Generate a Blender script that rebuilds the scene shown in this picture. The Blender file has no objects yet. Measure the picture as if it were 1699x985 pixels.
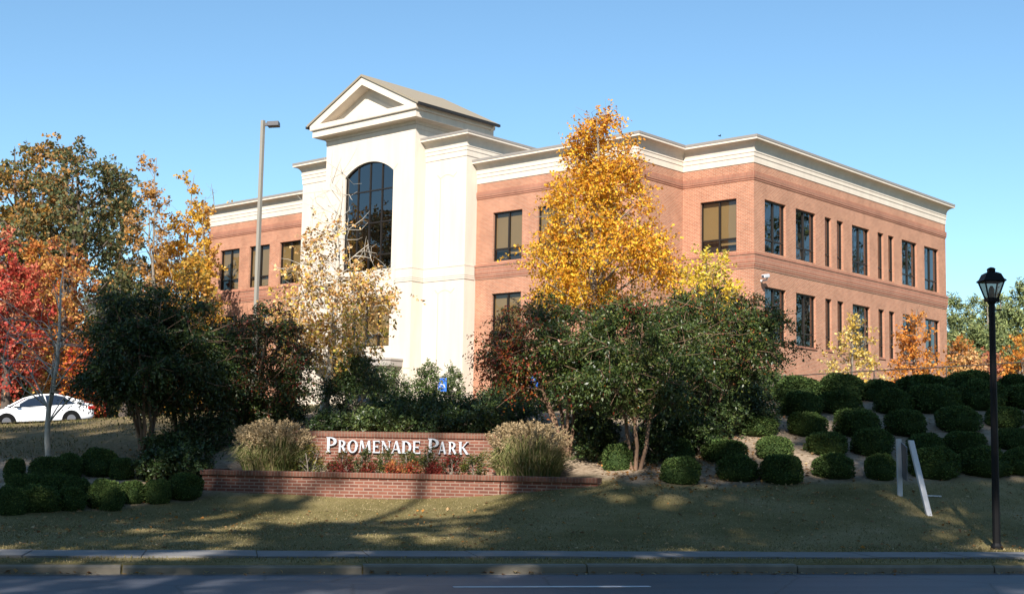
import bpy, math, random
import numpy as np
from mathutils import Vector, Matrix, Euler

random.seed(7)
rng = np.random.default_rng(11)
R = math.radians
sc = bpy.context.scene
col = sc.collection

# ------------------------------------------------------------------ camera
FPX, CX, CY = 2221.8, 847.95, 509.05          # focal length and principal point in photo pixels (1699 x 985)
PITCH, ROLL, EYE = R(6.09), R(1.0287), 1.65
fw = Vector((0, math.cos(PITCH), math.sin(PITCH)))
rt = Vector((1, 0, 0))
up = rt.cross(fw)
cr = math.cos(ROLL) * rt + math.sin(ROLL) * up
cu = -math.sin(ROLL) * rt + math.cos(ROLL) * up
cam = bpy.data.cameras.new('camera')
cam_ob = bpy.data.objects.new('camera', cam)
col.objects.link(cam_ob)
cam_ob.matrix_world = Matrix(((cr.x, cu.x, -fw.x, 0), (cr.y, cu.y, -fw.y, 0), (cr.z, cu.z, -fw.z, EYE), (0, 0, 0, 1)))
cam.sensor_width = 36.0
cam.lens = FPX / 1699 * 36
cam.shift_x = (849.5 - CX) / 1699
cam.shift_y = (CY - 492.5) / 1699
cam.clip_end = 3000
sc.camera = cam_ob

# ------------------------------------------------------------------ sky, sun, exposure
SUN_EL, SUN_AZ = R(35), R(8)                   # azimuth: that far to the left of straight behind the camera
S = Vector((-math.sin(SUN_AZ) * math.cos(SUN_EL), -math.cos(SUN_AZ) * math.cos(SUN_EL), math.sin(SUN_EL)))
w = bpy.data.worlds.new('World')
sc.world = w
w.use_nodes = True
nt = w.node_tree
bg = nt.nodes['Background']
sky = nt.nodes.new('ShaderNodeTexSky')
sky.sky_type = 'NISHITA'
sky.sun_disc = False
sky.sun_elevation = SUN_EL
sky.sun_rotation = math.atan2(S.x, S.y)
sky.altitude = 300
sky.air_density = 1.0
sky.dust_density = 0.3
sky.ozone_density = 1.6
grade = nt.nodes.new('ShaderNodeMix')
grade.data_type = 'RGBA'
grade.blend_type = 'MULTIPLY'
grade.inputs[0].default_value = 1
grade.inputs[7].default_value = (.82, 1.03, 1.08, 1)
nt.links.new(sky.outputs[0], grade.inputs[6])
nt.links.new(grade.outputs[2], bg.inputs[0])
bg.inputs[1].default_value = 0.08
sl = bpy.data.lights.new('sun', 'SUN')
sl.energy = 4.6
sl.angle = R(0.53)
sl.color = (1.0, 0.925, 0.84)
so = bpy.data.objects.new('sun', sl)
col.objects.link(so)
so.rotation_euler = S.to_track_quat('Z', 'Y').to_euler()
so.location = (0, -20, 60)
sc.view_settings.view_transform = 'Standard'
sc.view_settings.look = 'None'
sc.view_settings.exposure = 1.0
sc.view_settings.gamma = 1
sc.view_settings.use_curve_mapping = False
sc.cycles.max_bounces = 6
sc.cycles.diffuse_bounces = 3
sc.cycles.glossy_bounces = 3
sc.cycles.transmission_bounces = 4
sc.cycles.transparent_max_bounces = 8
sc.cycles.use_denoising = True
sc.cycles.sample_clamp_indirect = 6

# ------------------------------------------------------------------ frames and terrain
KA = R(11.591)                                  # the kerb runs this far round from the camera's right
KD = np.array([math.cos(KA), math.sin(KA)])
KN = np.array([-math.sin(KA), math.cos(KA)])
KERB = 17.87


def ray(px, py):
    d = fw + cr * ((px - CX) / FPX) - cu * ((py - CY) / FPX)
    return d


def at(px, py, D):
    "the point seen at photo pixel (px, py) at forward distance D"
    d = ray(px, py)
    return Vector((0, 0, EYE)) + d * (D / d.y)


def ts(x, y):
    return x * KD[0] + y * KD[1], x * KN[0] + y * KN[1] - KERB


def xy(t, s):
    return KD[0] * t + KN[0] * (s + KERB), KD[1] * t + KN[1] * (s + KERB)


CP = []
for px, py, D in [
    # foot of the retaining wall and of the planting at its sides
    (250, 838, 27.4), (340, 834, 27.6), (404, 834, 27.6), (550, 835, 27.6), (690, 836, 27.4), (800, 836, 27.1), (880, 822, 26.8), (985, 800, 26.6),
    (1060, 797, 27.2), (1130, 808, 27.0), (1220, 806, 27.3), (1300, 806, 27.5), (1400, 803, 27.8), (1480, 802, 28.0), (1580, 798, 28.4), (1690, 794, 28.8), (1800, 790, 29.2),
    # right slope
    (1210, 772, 29.2), (1380, 758, 30.2), (1560, 752, 30.8), (1700, 745, 31.2), (1400, 712, 32.6), (1600, 705, 33.2), (1760, 700, 33.6),
    (1340, 668, 35.6), (1480, 664, 36.0), (1620, 658, 36.3), (1760, 652, 36.6), (1000, 735, 31.0), (1100, 690, 33.5),
    # left beds and bank
    (30, 852, 25.4), (160, 848, 26.2), (-90, 856, 25.0), (60, 792, 28.6), (190, 790, 29.0), (90, 762, 31.0), (230, 758, 31.5), (-80, 770, 30.5), (330, 740, 33.0),
    (110, 722, 36.0), (220, 698, 40.0), (0, 722, 38.0), (-100, 730, 37.0), (340, 688, 41.0),
    # drive on the left and plateau
    (30, 704, 54.0), (130, 699, 54.0), (-80, 706, 52.0), (250, 694, 56), (30, 706, 60), (150, 704, 62),
    # middle, behind the sign wall
    (520, 716, 31.5), (700, 716, 31.5), (850, 716, 31.5), (560, 690, 36), (750, 690, 36), (900, 690, 36), (520, 672, 40), (700, 668, 41), (900, 666, 41), (1100, 660, 40),
    (1250, 655, 40), (1450, 650, 42), (1650, 645, 42)]:
    p = at(px, py, D)
    CP.append((p.x, p.y, p.z))
# retained soil behind the low wall
for px in (400, 550, 700, 830):
    p = at(px, 740, 29.2)
    CP.append((p.x, 29.4, 0.95))
for x in range(-40, 71, 10):                    # strip beside the sidewalk and lawn
    for s_, z_ in ((2.0, 0.15), (4.0, 0.26)):
        q = xy(x * .8, s_)
        CP.append((q[0], q[1], z_))
for q in [(-20, 62, 2.3), (-6, 58, 2.6), (4, 54, 2.7), (16, 52, 3.1), (30, 58, 3.2), (-32, 75, 2.2), (-45, 60, 2.6), (28, 46, 3.2), (45, 60, 3.2), (60, 50, 3.2), (30, 90, 3.0), (0, 100, 2.4), (-30, 100, 2.3), (-60, 90, 2.3), (60, 90, 3.0), (-60, 40, 2.0), (-50, 30, 1.0), (45, 36, 3.0), (55, 30, 2.0)]:
    CP.append(q)
CP = np.array(CP)


def _tps(P):
    n = len(P)
    d = np.linalg.norm(P[:, None, :2] - P[None, :, :2], axis=2)
    K = np.where(d > 0, d * d * np.log(d + 1e-9), 0) + np.eye(n) * 6.0
    A = np.zeros((n + 3, n + 3))
    A[:n, :n] = K
    A[:n, n] = 1
    A[:n, n + 1:] = P[:, :2]
    A[n, :n] = 1
    A[n + 1:, :n] = P[:, :2].T
    return np.linalg.solve(A, np.concatenate([P[:, 2], np.zeros(3)]))


_W = _tps(CP)


def H(x, y):
    "height of the ground"
    x = np.atleast_1d(np.asarray(x, float)).ravel()
    y = np.atleast_1d(np.asarray(y, float)).ravel()
    s = x * KN[0] + y * KN[1] - KERB
    xc = np.clip(x, -60, 62)
    yc = np.clip(y, 14, 100)
    out = np.empty(len(x))
    for i in range(0, len(x), 20000):
        a, b = xc[i:i + 20000], yc[i:i + 20000]
        d = np.sqrt((a[:, None] - CP[None, :, 0]) ** 2 + (b[:, None] - CP[None, :, 1]) ** 2)
        K = np.where(d > 0, d * d * np.log(d + 1e-9), 0)
        out[i:i + 20000] = K @ _W[:-3] + _W[-3] + _W[-2] * a + _W[-1] * b
    out = np.clip(out, 0.10, 4.5)
    edge = 0.115 + 0.018 * np.clip(s, 0, 50)
    k = np.clip((s - 1.9) / 2.0, 0, 1)
    k = k * k * (3 - 2 * k)
    out = edge * (1 - k) + out * k
    out = np.where(s < 0.05, -0.03, out)
    return out


def h1(x, y):
    return float(H(x, y)[0])


def on_ground(px, py, far=75):
    "the point of the ground seen at a photo pixel"
    d = ray(px, py)
    last = None
    Ds = np.arange(18.5, far, 0.15)
    xs, ys, zs = d.x / d.y * Ds, Ds, EYE + d.z / d.y * Ds
    hit = np.nonzero(zs <= H(xs, ys))[0]
    i = hit[0] if len(hit) else int(np.argmin(zs - H(xs, ys)))
    return Vector((xs[i], ys[i], float(H(xs[i], ys[i])[0])))


# ------------------------------------------------------------------ materials
def new_mat(name):
    m = bpy.data.materials.new(name)
    m.use_nodes = True
    return m, m.node_tree.nodes, m.node_tree.links, m.node_tree.nodes['Principled BSDF']


def plain(name, c, rough=0.6, metal=0.0, noise=0.12, scale=6.0, spec=0.5, bump=0.0):
    m, n, l, p = new_mat(name)
    tc = n.new('ShaderNodeTexCoord')
    nz = n.new('ShaderNodeTexNoise')
    nz.inputs['Scale'].default_value = scale
    nz.inputs['Detail'].default_value = 5
    l.new(tc.outputs['Object'], nz.inputs['Vector'])
    mx = n.new('ShaderNodeMix')
    mx.data_type = 'RGBA'
    mx.inputs[6].default_value = (*[v * (1 - noise) for v in c], 1)
    mx.inputs[7].default_value = (*[min(1, v * (1 + noise)) for v in c], 1)
    l.new(nz.outputs[0], mx.inputs[0])
    l.new(mx.outputs[2], p.inputs['Base Color'])
    p.inputs['Roughness'].default_value = rough
    p.inputs['Metallic'].default_value = metal
    p.inputs['Specular IOR Level'].default_value = spec
    if bump:
        b = n.new('ShaderNodeBump')
        b.inputs['Strength'].default_value = bump
        b.inputs['Distance'].default_value = 0.02
        l.new(nz.outputs[0], b.inputs['Height'])
        l.new(b.outputs[0], p.inputs['Normal'])
    return m


def brick(name, c1, c2, mortar, var=0.5, msize=0.011, soldier=False):
    m, n, l, p = new_mat(name)
    uv = n.new('ShaderNodeUVMap')
    br = n.new('ShaderNodeTexBrick')
    br.inputs['Scale'].default_value = 1
    br.inputs['Brick Width'].default_value = 0.0677 if soldier else 0.203
    br.inputs['Row Height'].default_value = 0.203 if soldier else 0.0677
    if soldier:
        br.offset = 0
    br.inputs['Mortar Size'].default_value = msize
    br.inputs['Mortar Smooth'].default_value = 0.2
    br.inputs['Bias'].default_value = 0
    br.inputs['Color1'].default_value = (*c1, 1)
    br.inputs['Color2'].default_value = (*c2, 1)
    br.inputs['Mortar'].default_value = (*mortar, 1)
    l.new(uv.outputs[0], br.inputs['Vector'])
    nz = n.new('ShaderNodeTexNoise')
    nz.inputs['Scale'].default_value = 0.8
    nz.inputs['Detail'].default_value = 6
    nz.inputs['Roughness'].default_value = 0.7
    l.new(uv.outputs[0], nz.inputs['Vector'])
    mp = n.new('ShaderNodeMapRange')
    mp.inputs[1].default_value = 0.3
    mp.inputs[2].default_value = 0.7
    mp.inputs[3].default_value = 1 - var * .35
    mp.inputs[4].default_value = 1 + var * .3
    l.new(nz.outputs[0], mp.inputs[0])
    mx = n.new('ShaderNodeMix')
    mx.data_type = 'RGBA'
    mx.blend_type = 'MULTIPLY'
    mx.inputs[0].default_value = 1
    l.new(br.outputs[0], mx.inputs[6])
    l.new(mp.outputs[0], mx.inputs[7])
    l.new(mx.outputs[2], p.inputs['Base Color'])
    p.inputs['Roughness'].default_value = 0.85
    p.inputs['Specular IOR Level'].default_value = 0.25
    b = n.new('ShaderNodeBump')
    b.inputs['Strength'].default_value = 0.4
    b.inputs['Distance'].default_value = 0.01
    b.invert = True
    l.new(br.outputs['Fac'], b.inputs['Height'])
    l.new(b.outputs[0], p.inputs['Normal'])
    return m


M = {}
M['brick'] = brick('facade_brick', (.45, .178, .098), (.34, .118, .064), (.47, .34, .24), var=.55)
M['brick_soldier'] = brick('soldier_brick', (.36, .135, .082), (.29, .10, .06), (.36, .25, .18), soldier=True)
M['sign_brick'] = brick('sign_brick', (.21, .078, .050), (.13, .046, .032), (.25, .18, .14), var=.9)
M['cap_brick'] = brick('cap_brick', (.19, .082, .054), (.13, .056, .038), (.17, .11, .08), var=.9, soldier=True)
M['stucco'] = plain('cream_stucco', (.64, .565, .47), .9, noise=.035, scale=.9, spec=.2)


def weather(m, amt=.10):
    "faint rain streaks and patches over a wall colour"
    n, l = m.node_tree.nodes, m.node_tree.links
    p = n['Principled BSDF']
    src = p.inputs['Base Color'].links[0].from_socket
    tc = n.new('ShaderNodeTexCoord')
    mp = n.new('ShaderNodeMapping')
    mp.inputs['Scale'].default_value = (2.2, 2.2, .22)
    l.new(tc.outputs['Object'], mp.inputs[0])
    z = n.new('ShaderNodeTexNoise')
    z.inputs['Scale'].default_value = 1
    z.inputs['Detail'].default_value = 7
    z.inputs['Roughness'].default_value = .65
    l.new(mp.outputs[0], z.inputs['Vector'])
    r = n.new('ShaderNodeMapRange')
    r.inputs[1].default_value, r.inputs[2].default_value = .3, .65
    r.inputs[3].default_value, r.inputs[4].default_value = 1 - amt, 1.0
    l.new(z.outputs[0], r.inputs[0])
    x = n.new('ShaderNodeMix')
    x.data_type = 'RGBA'
    x.blend_type = 'MULTIPLY'
    x.inputs[0].default_value = 1
    l.new(src, x.inputs[6])
    l.new(r.outputs[0], x.inputs[7])
    l.new(x.outputs[2], p.inputs['Base Color'])


weather(M['stucco'], .13)
weather(M['brick'], .10)
M['joint'] = plain('dark_joint', (.33, .27, .19), .9, spec=.1)  # darker line colour of the stucco control joints
M['coping'] = plain('grey_coping_metal', (.25, .225, .20), .5, noise=.08, scale=2)
M['shingle'] = plain('brown_shingles', (.27, .23, .17), .9, noise=.18, scale=14, spec=.2)
M['bronze'] = plain('bronze_frame', (.018, .014, .011), .4, spec=.4)
M['blind'] = plain('tan_blind', (.42, .355, .24), .8, noise=.1, scale=.6)
M['interior'] = plain('room_interior', (.20, .18, .15), .9)
M['furniture'] = plain('window_sill_clutter', (.05, .06, .10), .5)
M['white'] = plain('white_paint', (.56, .56, .57), .5, noise=.05)
M['letter'] = plain('white_letter', (.46, .49, .53), .55, noise=.03)
M['black_metal'] = plain('black_painted_metal', (.006, .006, .007), .55, spec=.18)
M['pole'] = plain('grey_pole_paint', (.27, .25, .21), .5, noise=.08, scale=3)
M['dark_metal'] = plain('dark_fixture', (.06, .06, .07), .45)
M['lens'] = plain('lamp_lens', (.50, .47, .40), .35)
M['blue'] = plain('blue_sign', (.02, .14, .62), .4, noise=.02)
M['concrete'] = plain('pale_concrete', (.175, .155, .12), .85, noise=.42, scale=3, bump=.15)
M['sidewalk'] = plain('grey_sidewalk', (.165, .16, .155), .85, noise=.32, scale=2.2, bump=.1)
M['marking'] = plain('white_marking', (.62, .63, .64), .7, noise=.2, scale=9)
M['car_paint'] = plain('white_car_paint', (.80, .81, .82), .22, noise=.01)
M['car_glass'] = plain('car_glass', (.012, .018, .03), .05, spec=.9)
M['tyre'] = plain('tyre_rubber', (.008, .008, .008), .9, spec=.1)
M['rim'] = plain('wheel_rim', (.22, .22, .23), .4, metal=.6)
M['red_lens'] = plain('red_tail_lens', (.35, .02, .015), .25)
M['clear_lens'] = plain('clear_head_lens', (.55, .56, .58), .2)
M['rail'] = plain('rusty_dark_rail', (.04, .03, .025), .6)
M['panel_grey'] = plain('weathered_panel', (.09, .09, .10), .5, noise=.3, scale=4)
M['bark'] = plain('grey_bark', (.20, .17, .135), .9, noise=.35, scale=9, bump=.4)
M['bark_pale'] = plain('pale_bark', (.46, .42, .35), .9, noise=.35, scale=7, bump=.3)
M['bark_dark'] = plain('dark_bark', (.085, .065, .05), .9, noise=.35, scale=9, bump=.4)
M['bark_myrtle'] = plain('myrtle_bark', (.20, .12, .075), .8, noise=.45, scale=5, bump=.2)


def leaf_mat(name, trans=0.35, rough=0.55, spec=0.3):
    m, n, l, p = new_mat(name)
    a = n.new('ShaderNodeAttribute')
    a.attribute_name = 'tint'
    l.new(a.outputs['Color'], p.inputs['Base Color'])
    p.inputs['Roughness'].default_value = rough
    p.inputs['Specular IOR Level'].default_value = spec
    tr = n.new('ShaderNodeBsdfTranslucent')
    l.new(a.outputs['Color'], tr.inputs['Color'])
    mx = n.new('ShaderNodeMixShader')
    mx.inputs[0].default_value = trans
    l.new(p.outputs[0], mx.inputs[1])
    l.new(tr.outputs[0], mx.inputs[2])
    l.new(mx.outputs[0], n['Material Output'].inputs['Surface'])
    return m


M['leaf'] = leaf_mat('leaf')
M['leaf_glossy'] = leaf_mat('glossy_leaf', .18, .40, .38)
M['leaf_matt'] = leaf_mat('matt_leaf', .15, .75, .15)
M['straw'] = leaf_mat('dry_grass', .3, .75, .15)


def glass_mat(name, tint, base, rough=0.0):
    m, n, l, p = new_mat(name)
    n.remove(p)
    tr = n.new('ShaderNodeBsdfTransparent')
    tr.inputs[0].default_value = (*tint, 1)
    gl = n.new('ShaderNodeBsdfGlossy')
    gl.inputs['Color'].default_value = (.9, .92, .95, 1)
    gl.inputs['Roughness'].default_value = rough
    fr = n.new('ShaderNodeLayerWeight')             # facing is the same from both sides of the pane
    fr.inputs[0].default_value = .5
    pw = n.new('ShaderNodeMath')
    pw.operation = 'POWER'
    pw.inputs[1].default_value = 4.0
    l.new(fr.outputs['Facing'], pw.inputs[0])
    mp = n.new('ShaderNodeMapRange')
    mp.inputs[3].default_value = base
    mp.inputs[4].default_value = 1.0
    l.new(pw.outputs[0], mp.inputs[0])
    nz = n.new('ShaderNodeTexNoise')
    nz.inputs['Scale'].default_value = 1.3
    tc = n.new('ShaderNodeTexCoord')
    l.new(tc.outputs['Object'], nz.inputs['Vector'])
    bp = n.new('ShaderNodeBump')
    bp.inputs['Strength'].default_value = 0.05
    bp.inputs['Distance'].default_value = 0.05
    l.new(nz.outputs[0], bp.inputs['Height'])
    l.new(bp.outputs[0], gl.inputs['Normal'])
    mx = n.new('ShaderNodeMixShader')
    l.new(mp.outputs[0], mx.inputs[0])
    l.new(tr.outputs[0], mx.inputs[1])
    l.new(gl.outputs[0], mx.inputs[2])
    l.new(mx.outputs[0], n['Material Output'].inputs['Surface'])
    return m


M['glass'] = glass_mat('bronze_glass', (.62, .55, .42), .07)
M['glass_dark'] = glass_mat('dark_reflective_glass', (.16, .15, .14), .16)
M['lamp_glass'] = glass_mat('lantern_glass', (.50, .49, .46), .06, .2)


# ------------------------------------------------------------------ mesh helpers
def np_mesh(name, V, F4=None, F3=None, mat=None, parent=None, smooth=False, tint=None, uv=False, mats=None, midx=None):
    V = np.asarray(V, np.float32).reshape(-1, 3)
    me = bpy.data.meshes.new(name)
    f4 = np.asarray(F4, np.int32).reshape(-1, 4) if F4 is not None and len(F4) else np.zeros((0, 4), np.int32)
    f3 = np.asarray(F3, np.int32).reshape(-1, 3) if F3 is not None and len(F3) else np.zeros((0, 3), np.int32)
    nl = f4.size + f3.size
    nf = len(f4) + len(f3)
    me.vertices.add(len(V))
    me.vertices.foreach_set('co', V.ravel())
    me.loops.add(nl)
    me.loops.foreach_set('vertex_index', np.concatenate([f4.ravel(), f3.ravel()]))
    me.polygons.add(nf)
    st = np.concatenate([np.arange(len(f4)) * 4, len(f4) * 4 + np.arange(len(f3)) * 3]).astype(np.int32)
    me.polygons.foreach_set('loop_start', st)
    me.polygons.foreach_set('loop_total', np.concatenate([np.full(len(f4), 4), np.full(len(f3), 3)]).astype(np.int32))
    if smooth:
        me.polygons.foreach_set('use_smooth', np.ones(nf, bool))
    if midx is not None:
        me.polygons.foreach_set('material_index', np.asarray(midx, np.int32))
    me.update(calc_edges=True)
    if tint is not None:
        a = me.color_attributes.new('tint', 'FLOAT_COLOR', 'POINT')
        c = np.ones((len(V), 4), np.float32)
        c[:, :3] = tint
        a.data.foreach_set('color', c.ravel())
    if uv:
        box_uv(me)
    for m in (mats or ([mat] if mat else [])):
        me.materials.append(m)
    o = bpy.data.objects.new(name, me)
    col.objects.link(o)
    if parent is not None:
        o.parent = parent
    return o


def box_uv(me):
    uvl = me.uv_layers.new(name='UVMap')
    buf = np.zeros((len(me.loops), 2), np.float32)
    for p in me.polygons:
        nrm = p.normal
        if abs(nrm.z) > 0.75:
            t = None
        else:
            t = Vector((-nrm.y, nrm.x, 0)).normalized()
        for li in p.loop_indices:
            co = me.vertices[me.loops[li].vertex_index].co
            buf[li] = (co.x, co.y) if t is None else (co.dot(t), co.z)
    uvl.data.foreach_set('uv', buf.ravel())


class MB:
    "collects polygons, builds one mesh object"

    def __init__(s):
        s.v, s.f = [], []

    def poly(s, pts):
        i = len(s.v)
        s.v += [tuple(p) for p in pts]
        s.f.append(tuple(range(i, i + len(pts))))

    def box(s, a, b, R_=None, o=None):
        (x0, y0, z0), (x1, y1, z1) = a, b
        P = [(x0, y0, z0), (x1, y0, z0), (x1, y1, z0), (x0, y1, z0), (x0, y0, z1), (x1, y0, z1), (x1, y1, z1), (x0, y1, z1)]
        if R_ is not None:
            P = [tuple(R_ @ Vector(p) + (o or Vector())) for p in P]
        i = len(s.v)
        s.v += P
        s.f += [tuple(i + k for k in q) for q in ((0, 3, 2, 1), (4, 5, 6, 7), (0, 1, 5, 4), (1, 2, 6, 5), (2, 3, 7, 6), (3, 0, 4, 7))]

    def tube(s, pts, rad, n=8, cap=True):
        pts = [Vector(p) for p in pts]
        if not hasattr(rad, '__len__'):
            rad = [rad] * len(pts)
        i0 = len(s.v)
        ref = None
        for k, p in enumerate(pts):
            d = (pts[min(k + 1, len(pts) - 1)] - pts[max(k - 1, 0)]).normalized()
            if ref is None:
                ref = d.orthogonal().normalized()
            ref = (ref - d * ref.dot(d)).normalized()
            b = d.cross(ref)
            for j in range(n):
                a = 2 * math.pi * j / n
                s.v.append(tuple(p + (ref * math.cos(a) + b * math.sin(a)) * rad[k]))
        for k in range(len(pts) - 1):
            for j in range(n):
                a, b2 = i0 + k * n + j, i0 + k * n + (j + 1) % n
                s.f.append((a, b2, b2 + n, a + n))
        if cap:
            s.f.append(tuple(i0 + j for j in range(n))[::-1])
            s.f.append(tuple(i0 + (len(pts) - 1) * n + j for j in range(n)))

    def lathe(s, prof, n=12, c=(0, 0), square=False):
        i0 = len(s.v)
        for r, z in prof:
            for j in range(n):
                a = 2 * math.pi * (j + (.5 if square else 0)) / n
                s.v.append((c[0] + r * math.cos(a), c[1] + r * math.sin(a), z))
        for k in range(len(prof) - 1):
            for j in range(n):
                a, b2 = i0 + k * n + j, i0 + k * n + (j + 1) % n
                s.f.append((a, b2, b2 + n, a + n))
        s.f.append(tuple(i0 + j for j in range(n))[::-1])
        s.f.append(tuple(i0 + (len(prof) - 1) * n + j for j in range(n)))

    def prism(s, poly, axis, a, b):
        "extrude a 2-D polygon along an axis: axis 'y' takes (x, z), 'z' takes (x, y), 'x' takes (y, z)"
        f = {'y': lambda p, q: (p[0], q, p[1]), 'z': lambda p, q: (p[0], p[1], q), 'x': lambda p, q: (q, p[0], p[1])}[axis]
        n = len(poly)
        i = len(s.v)
        s.v += [f(p, a) for p in poly] + [f(p, b) for p in poly]
        s.f.append(tuple(i + k for k in range(n))[::-1])
        s.f.append(tuple(i + n + k for k in range(n)))
        for k in range(n):
            k2 = (k + 1) % n
            s.f.append((i + k, i + k2, i + n + k2, i + n + k))

    def sweep(s, prof, path, closed=False):
        "profile of (outwards, z) points carried along a plan path, outwards being on the right; mitred"
        n = len(path)
        P = [Vector(p) for p in path]
        i0 = len(s.v)
        m = len(prof)
        for k in range(n):
            a = P[k] - P[k - 1] if (k or closed) else None
            b = P[(k + 1) % n] - P[k] if (k < n - 1 or closed) else None
            na = Vector((a.y, -a.x)).normalized() if a is not None else None
            nb = Vector((b.y, -b.x)).normalized() if b is not None else None
            if na is None or nb is None:
                o = nb if na is None else na
            else:
                o = (na + nb) / (1 + na.dot(nb))
            for r, z in prof:
                s.v.append((P[k].x + o.x * r, P[k].y + o.y * r, z))
        for k in range(n if closed else n - 1):
            for j in range(m - 1):
                a, b = i0 + k * m + j, i0 + ((k + 1) % n) * m + j
                s.f.append((a, b, b + 1, a + 1))
        if not closed:
            s.f.append(tuple(i0 + j for j in range(m)))
            s.f.append(tuple(i0 + (n - 1) * m + j for j in range(m))[::-1])

    def build(s, name, mat, parent=None, uv=False, smooth=False, bevel=0, recalc=True):
        me = bpy.data.meshes.new(name)
        me.from_pydata(s.v, [], s.f)
        me.update()
        if recalc:
            import bmesh
            bm = bmesh.new()
            bm.from_mesh(me)
            bmesh.ops.recalc_face_normals(bm, faces=bm.faces)
            bm.to_mesh(me)
            bm.free()
        if uv:
            box_uv(me)
        if smooth:
            me.polygons.foreach_set('use_smooth', [True] * len(me.polygons))
        me.materials.append(mat)
        o = bpy.data.objects.new(name, me)
        col.objects.link(o)
        if parent is not None:
            o.parent = parent
        if bevel:
            b = o.modifiers.new('bevel', 'BEVEL')
            b.width = bevel
            b.segments = 2
            b.limit_method = 'ANGLE'
        return o


def tag(o, label=None, cat=None, group=None, kind=None):
    if label:
        o['label'] = label
    if cat:
        o['category'] = cat
    if group:
        o['group'] = group
    if kind:
        o['kind'] = kind
    return o


def empty(name, loc, label, cat, group=None, rz=0, rot=None):
    o = bpy.data.objects.new(name, None)
    col.objects.link(o)
    o.location = loc
    o.rotation_euler = rot if rot is not None else (0, 0, rz)
    o.empty_display_size = .3
    return tag(o, label, cat, group)


def copy_thing(o, loc, label, rz=None, sc_=None):
    c = o.copy()
    col.objects.link(c)
    c.location = loc
    if rz is not None:
        c.rotation_euler = (0, 0, rz)
    if sc_ is not None:
        c.scale = sc_
    c['label'] = label
    for ch in o.children:
        d = ch.copy()
        col.objects.link(d)
        d.parent = c
    return c


# ------------------------------------------------------------------ ground
def axis_samples(segs):
    out = [segs[0][0]]
    for a, b, st in segs:
        n = max(1, int(round((b - a) / st)))
        out += list(a + (b - a) * (np.arange(n) + 1) / n)
    return np.array(out)


tt = axis_samples([(-900, -200, 100), (-200, -60, 20), (-60, -24, 2), (-24, 40, .4), (40, 70, 2), (70, 200, 20), (200, 900, 100)])
ss = axis_samples([(-300, -60, 40), (-60, -20, 8), (-20, 0.02, 4), (0.02, 0.07, .05), (0.07, 2, .3), (2, 24, .35), (24, 60, 1.2), (60, 120, 6), (120, 300, 30), (300, 1600, 200)])
TT, SS = np.meshgrid(tt, ss)
gx, gy = xy(TT.ravel(), SS.ravel())
gz = H(gx, gy)
gz = gz + np.where((SS.ravel() > 2.5) & (SS.ravel() < 45), .02 * np.sin(gx * 1.7 + gy * .9) * np.sin(gy * 1.3), 0)
ntc, nsr = len(tt), len(ss)
ii = np.arange(ntc * (nsr - 1)).reshape(nsr - 1, ntc)[:, :-1].ravel()
F = np.stack([ii, ii + 1, ii + 1 + ntc, ii + ntc], 1)


def edge_line(pts):
    "Y of a boundary across the view, from (px, py) points on the ground"
    P = [on_ground(*p) for p in pts]
    return np.array([p.x for p in P]), np.array([p.y for p in P])


ex, ey = edge_line([(-200, 866), (0, 855), (100, 851), (180, 846), (250, 839), (325, 836), (345, 822), (404, 820), (690, 822), (830, 818), (900, 808), (985, 797), (1060, 806), (1180, 812), (1330, 806), (1480, 806), (1600, 800), (1699, 797), (1900, 790)])
edge = np.interp(gx, ex, ey)
mulch = np.clip((gy - edge + .12 * np.sin(gx * 3.1) + .1 * np.sin(gx * 7.7)) / .5, 0, 1)
# past the slope's crest it is short grass again, on the left a bare dirt bank
crest = np.interp(gx, [-25, -8, -4, 6, 12, 25], [32, 36, 40, 40, 38.5, 38.5])
mulch *= np.clip((crest - gy) / 1.5, 0, 1)
dirt = np.clip((gy - 30.5) / 1.5, 0, 1) * np.clip((45 - gy) / 3, 0, 1) * np.clip((-7.0 - gx) / 1.5, 0, 1)
far = np.clip((gy - 46) / 4, 0, 1)
zone = np.stack([mulch, dirt, far], 1)

gm, n, l, p = new_mat('ground')
a = n.new('ShaderNodeAttribute')
a.attribute_name = 'tint'
sep = n.new('ShaderNodeSeparateColor')
l.new(a.outputs['Color'], sep.inputs[0])
tc = n.new('ShaderNodeTexCoord')


def noise(scale, det=6, rough=.6):
    z = n.new('ShaderNodeTexNoise')
    z.inputs['Scale'].default_value = scale
    z.inputs['Detail'].default_value = det
    z.inputs['Roughness'].default_value = rough
    l.new(tc.outputs['Object'], z.inputs['Vector'])
    return z


def ramp(src, stops):
    r = n.new('ShaderNodeValToRGB')
    e = r.color_ramp.elements
    while len(e) < len(stops):
        e.new(.5)
    for k, (po, c) in enumerate(stops):
        e[k].position = po
        e[k].color = (*c, 1)
    l.new(src, r.inputs[0])
    return r


def mixc(f, a_, b_):
    x = n.new('ShaderNodeMix')
    x.data_type = 'RGBA'
    l.new(f, x.inputs[0])
    l.new(a_, x.inputs[6])
    l.new(b_, x.inputs[7])
    return x


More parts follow.
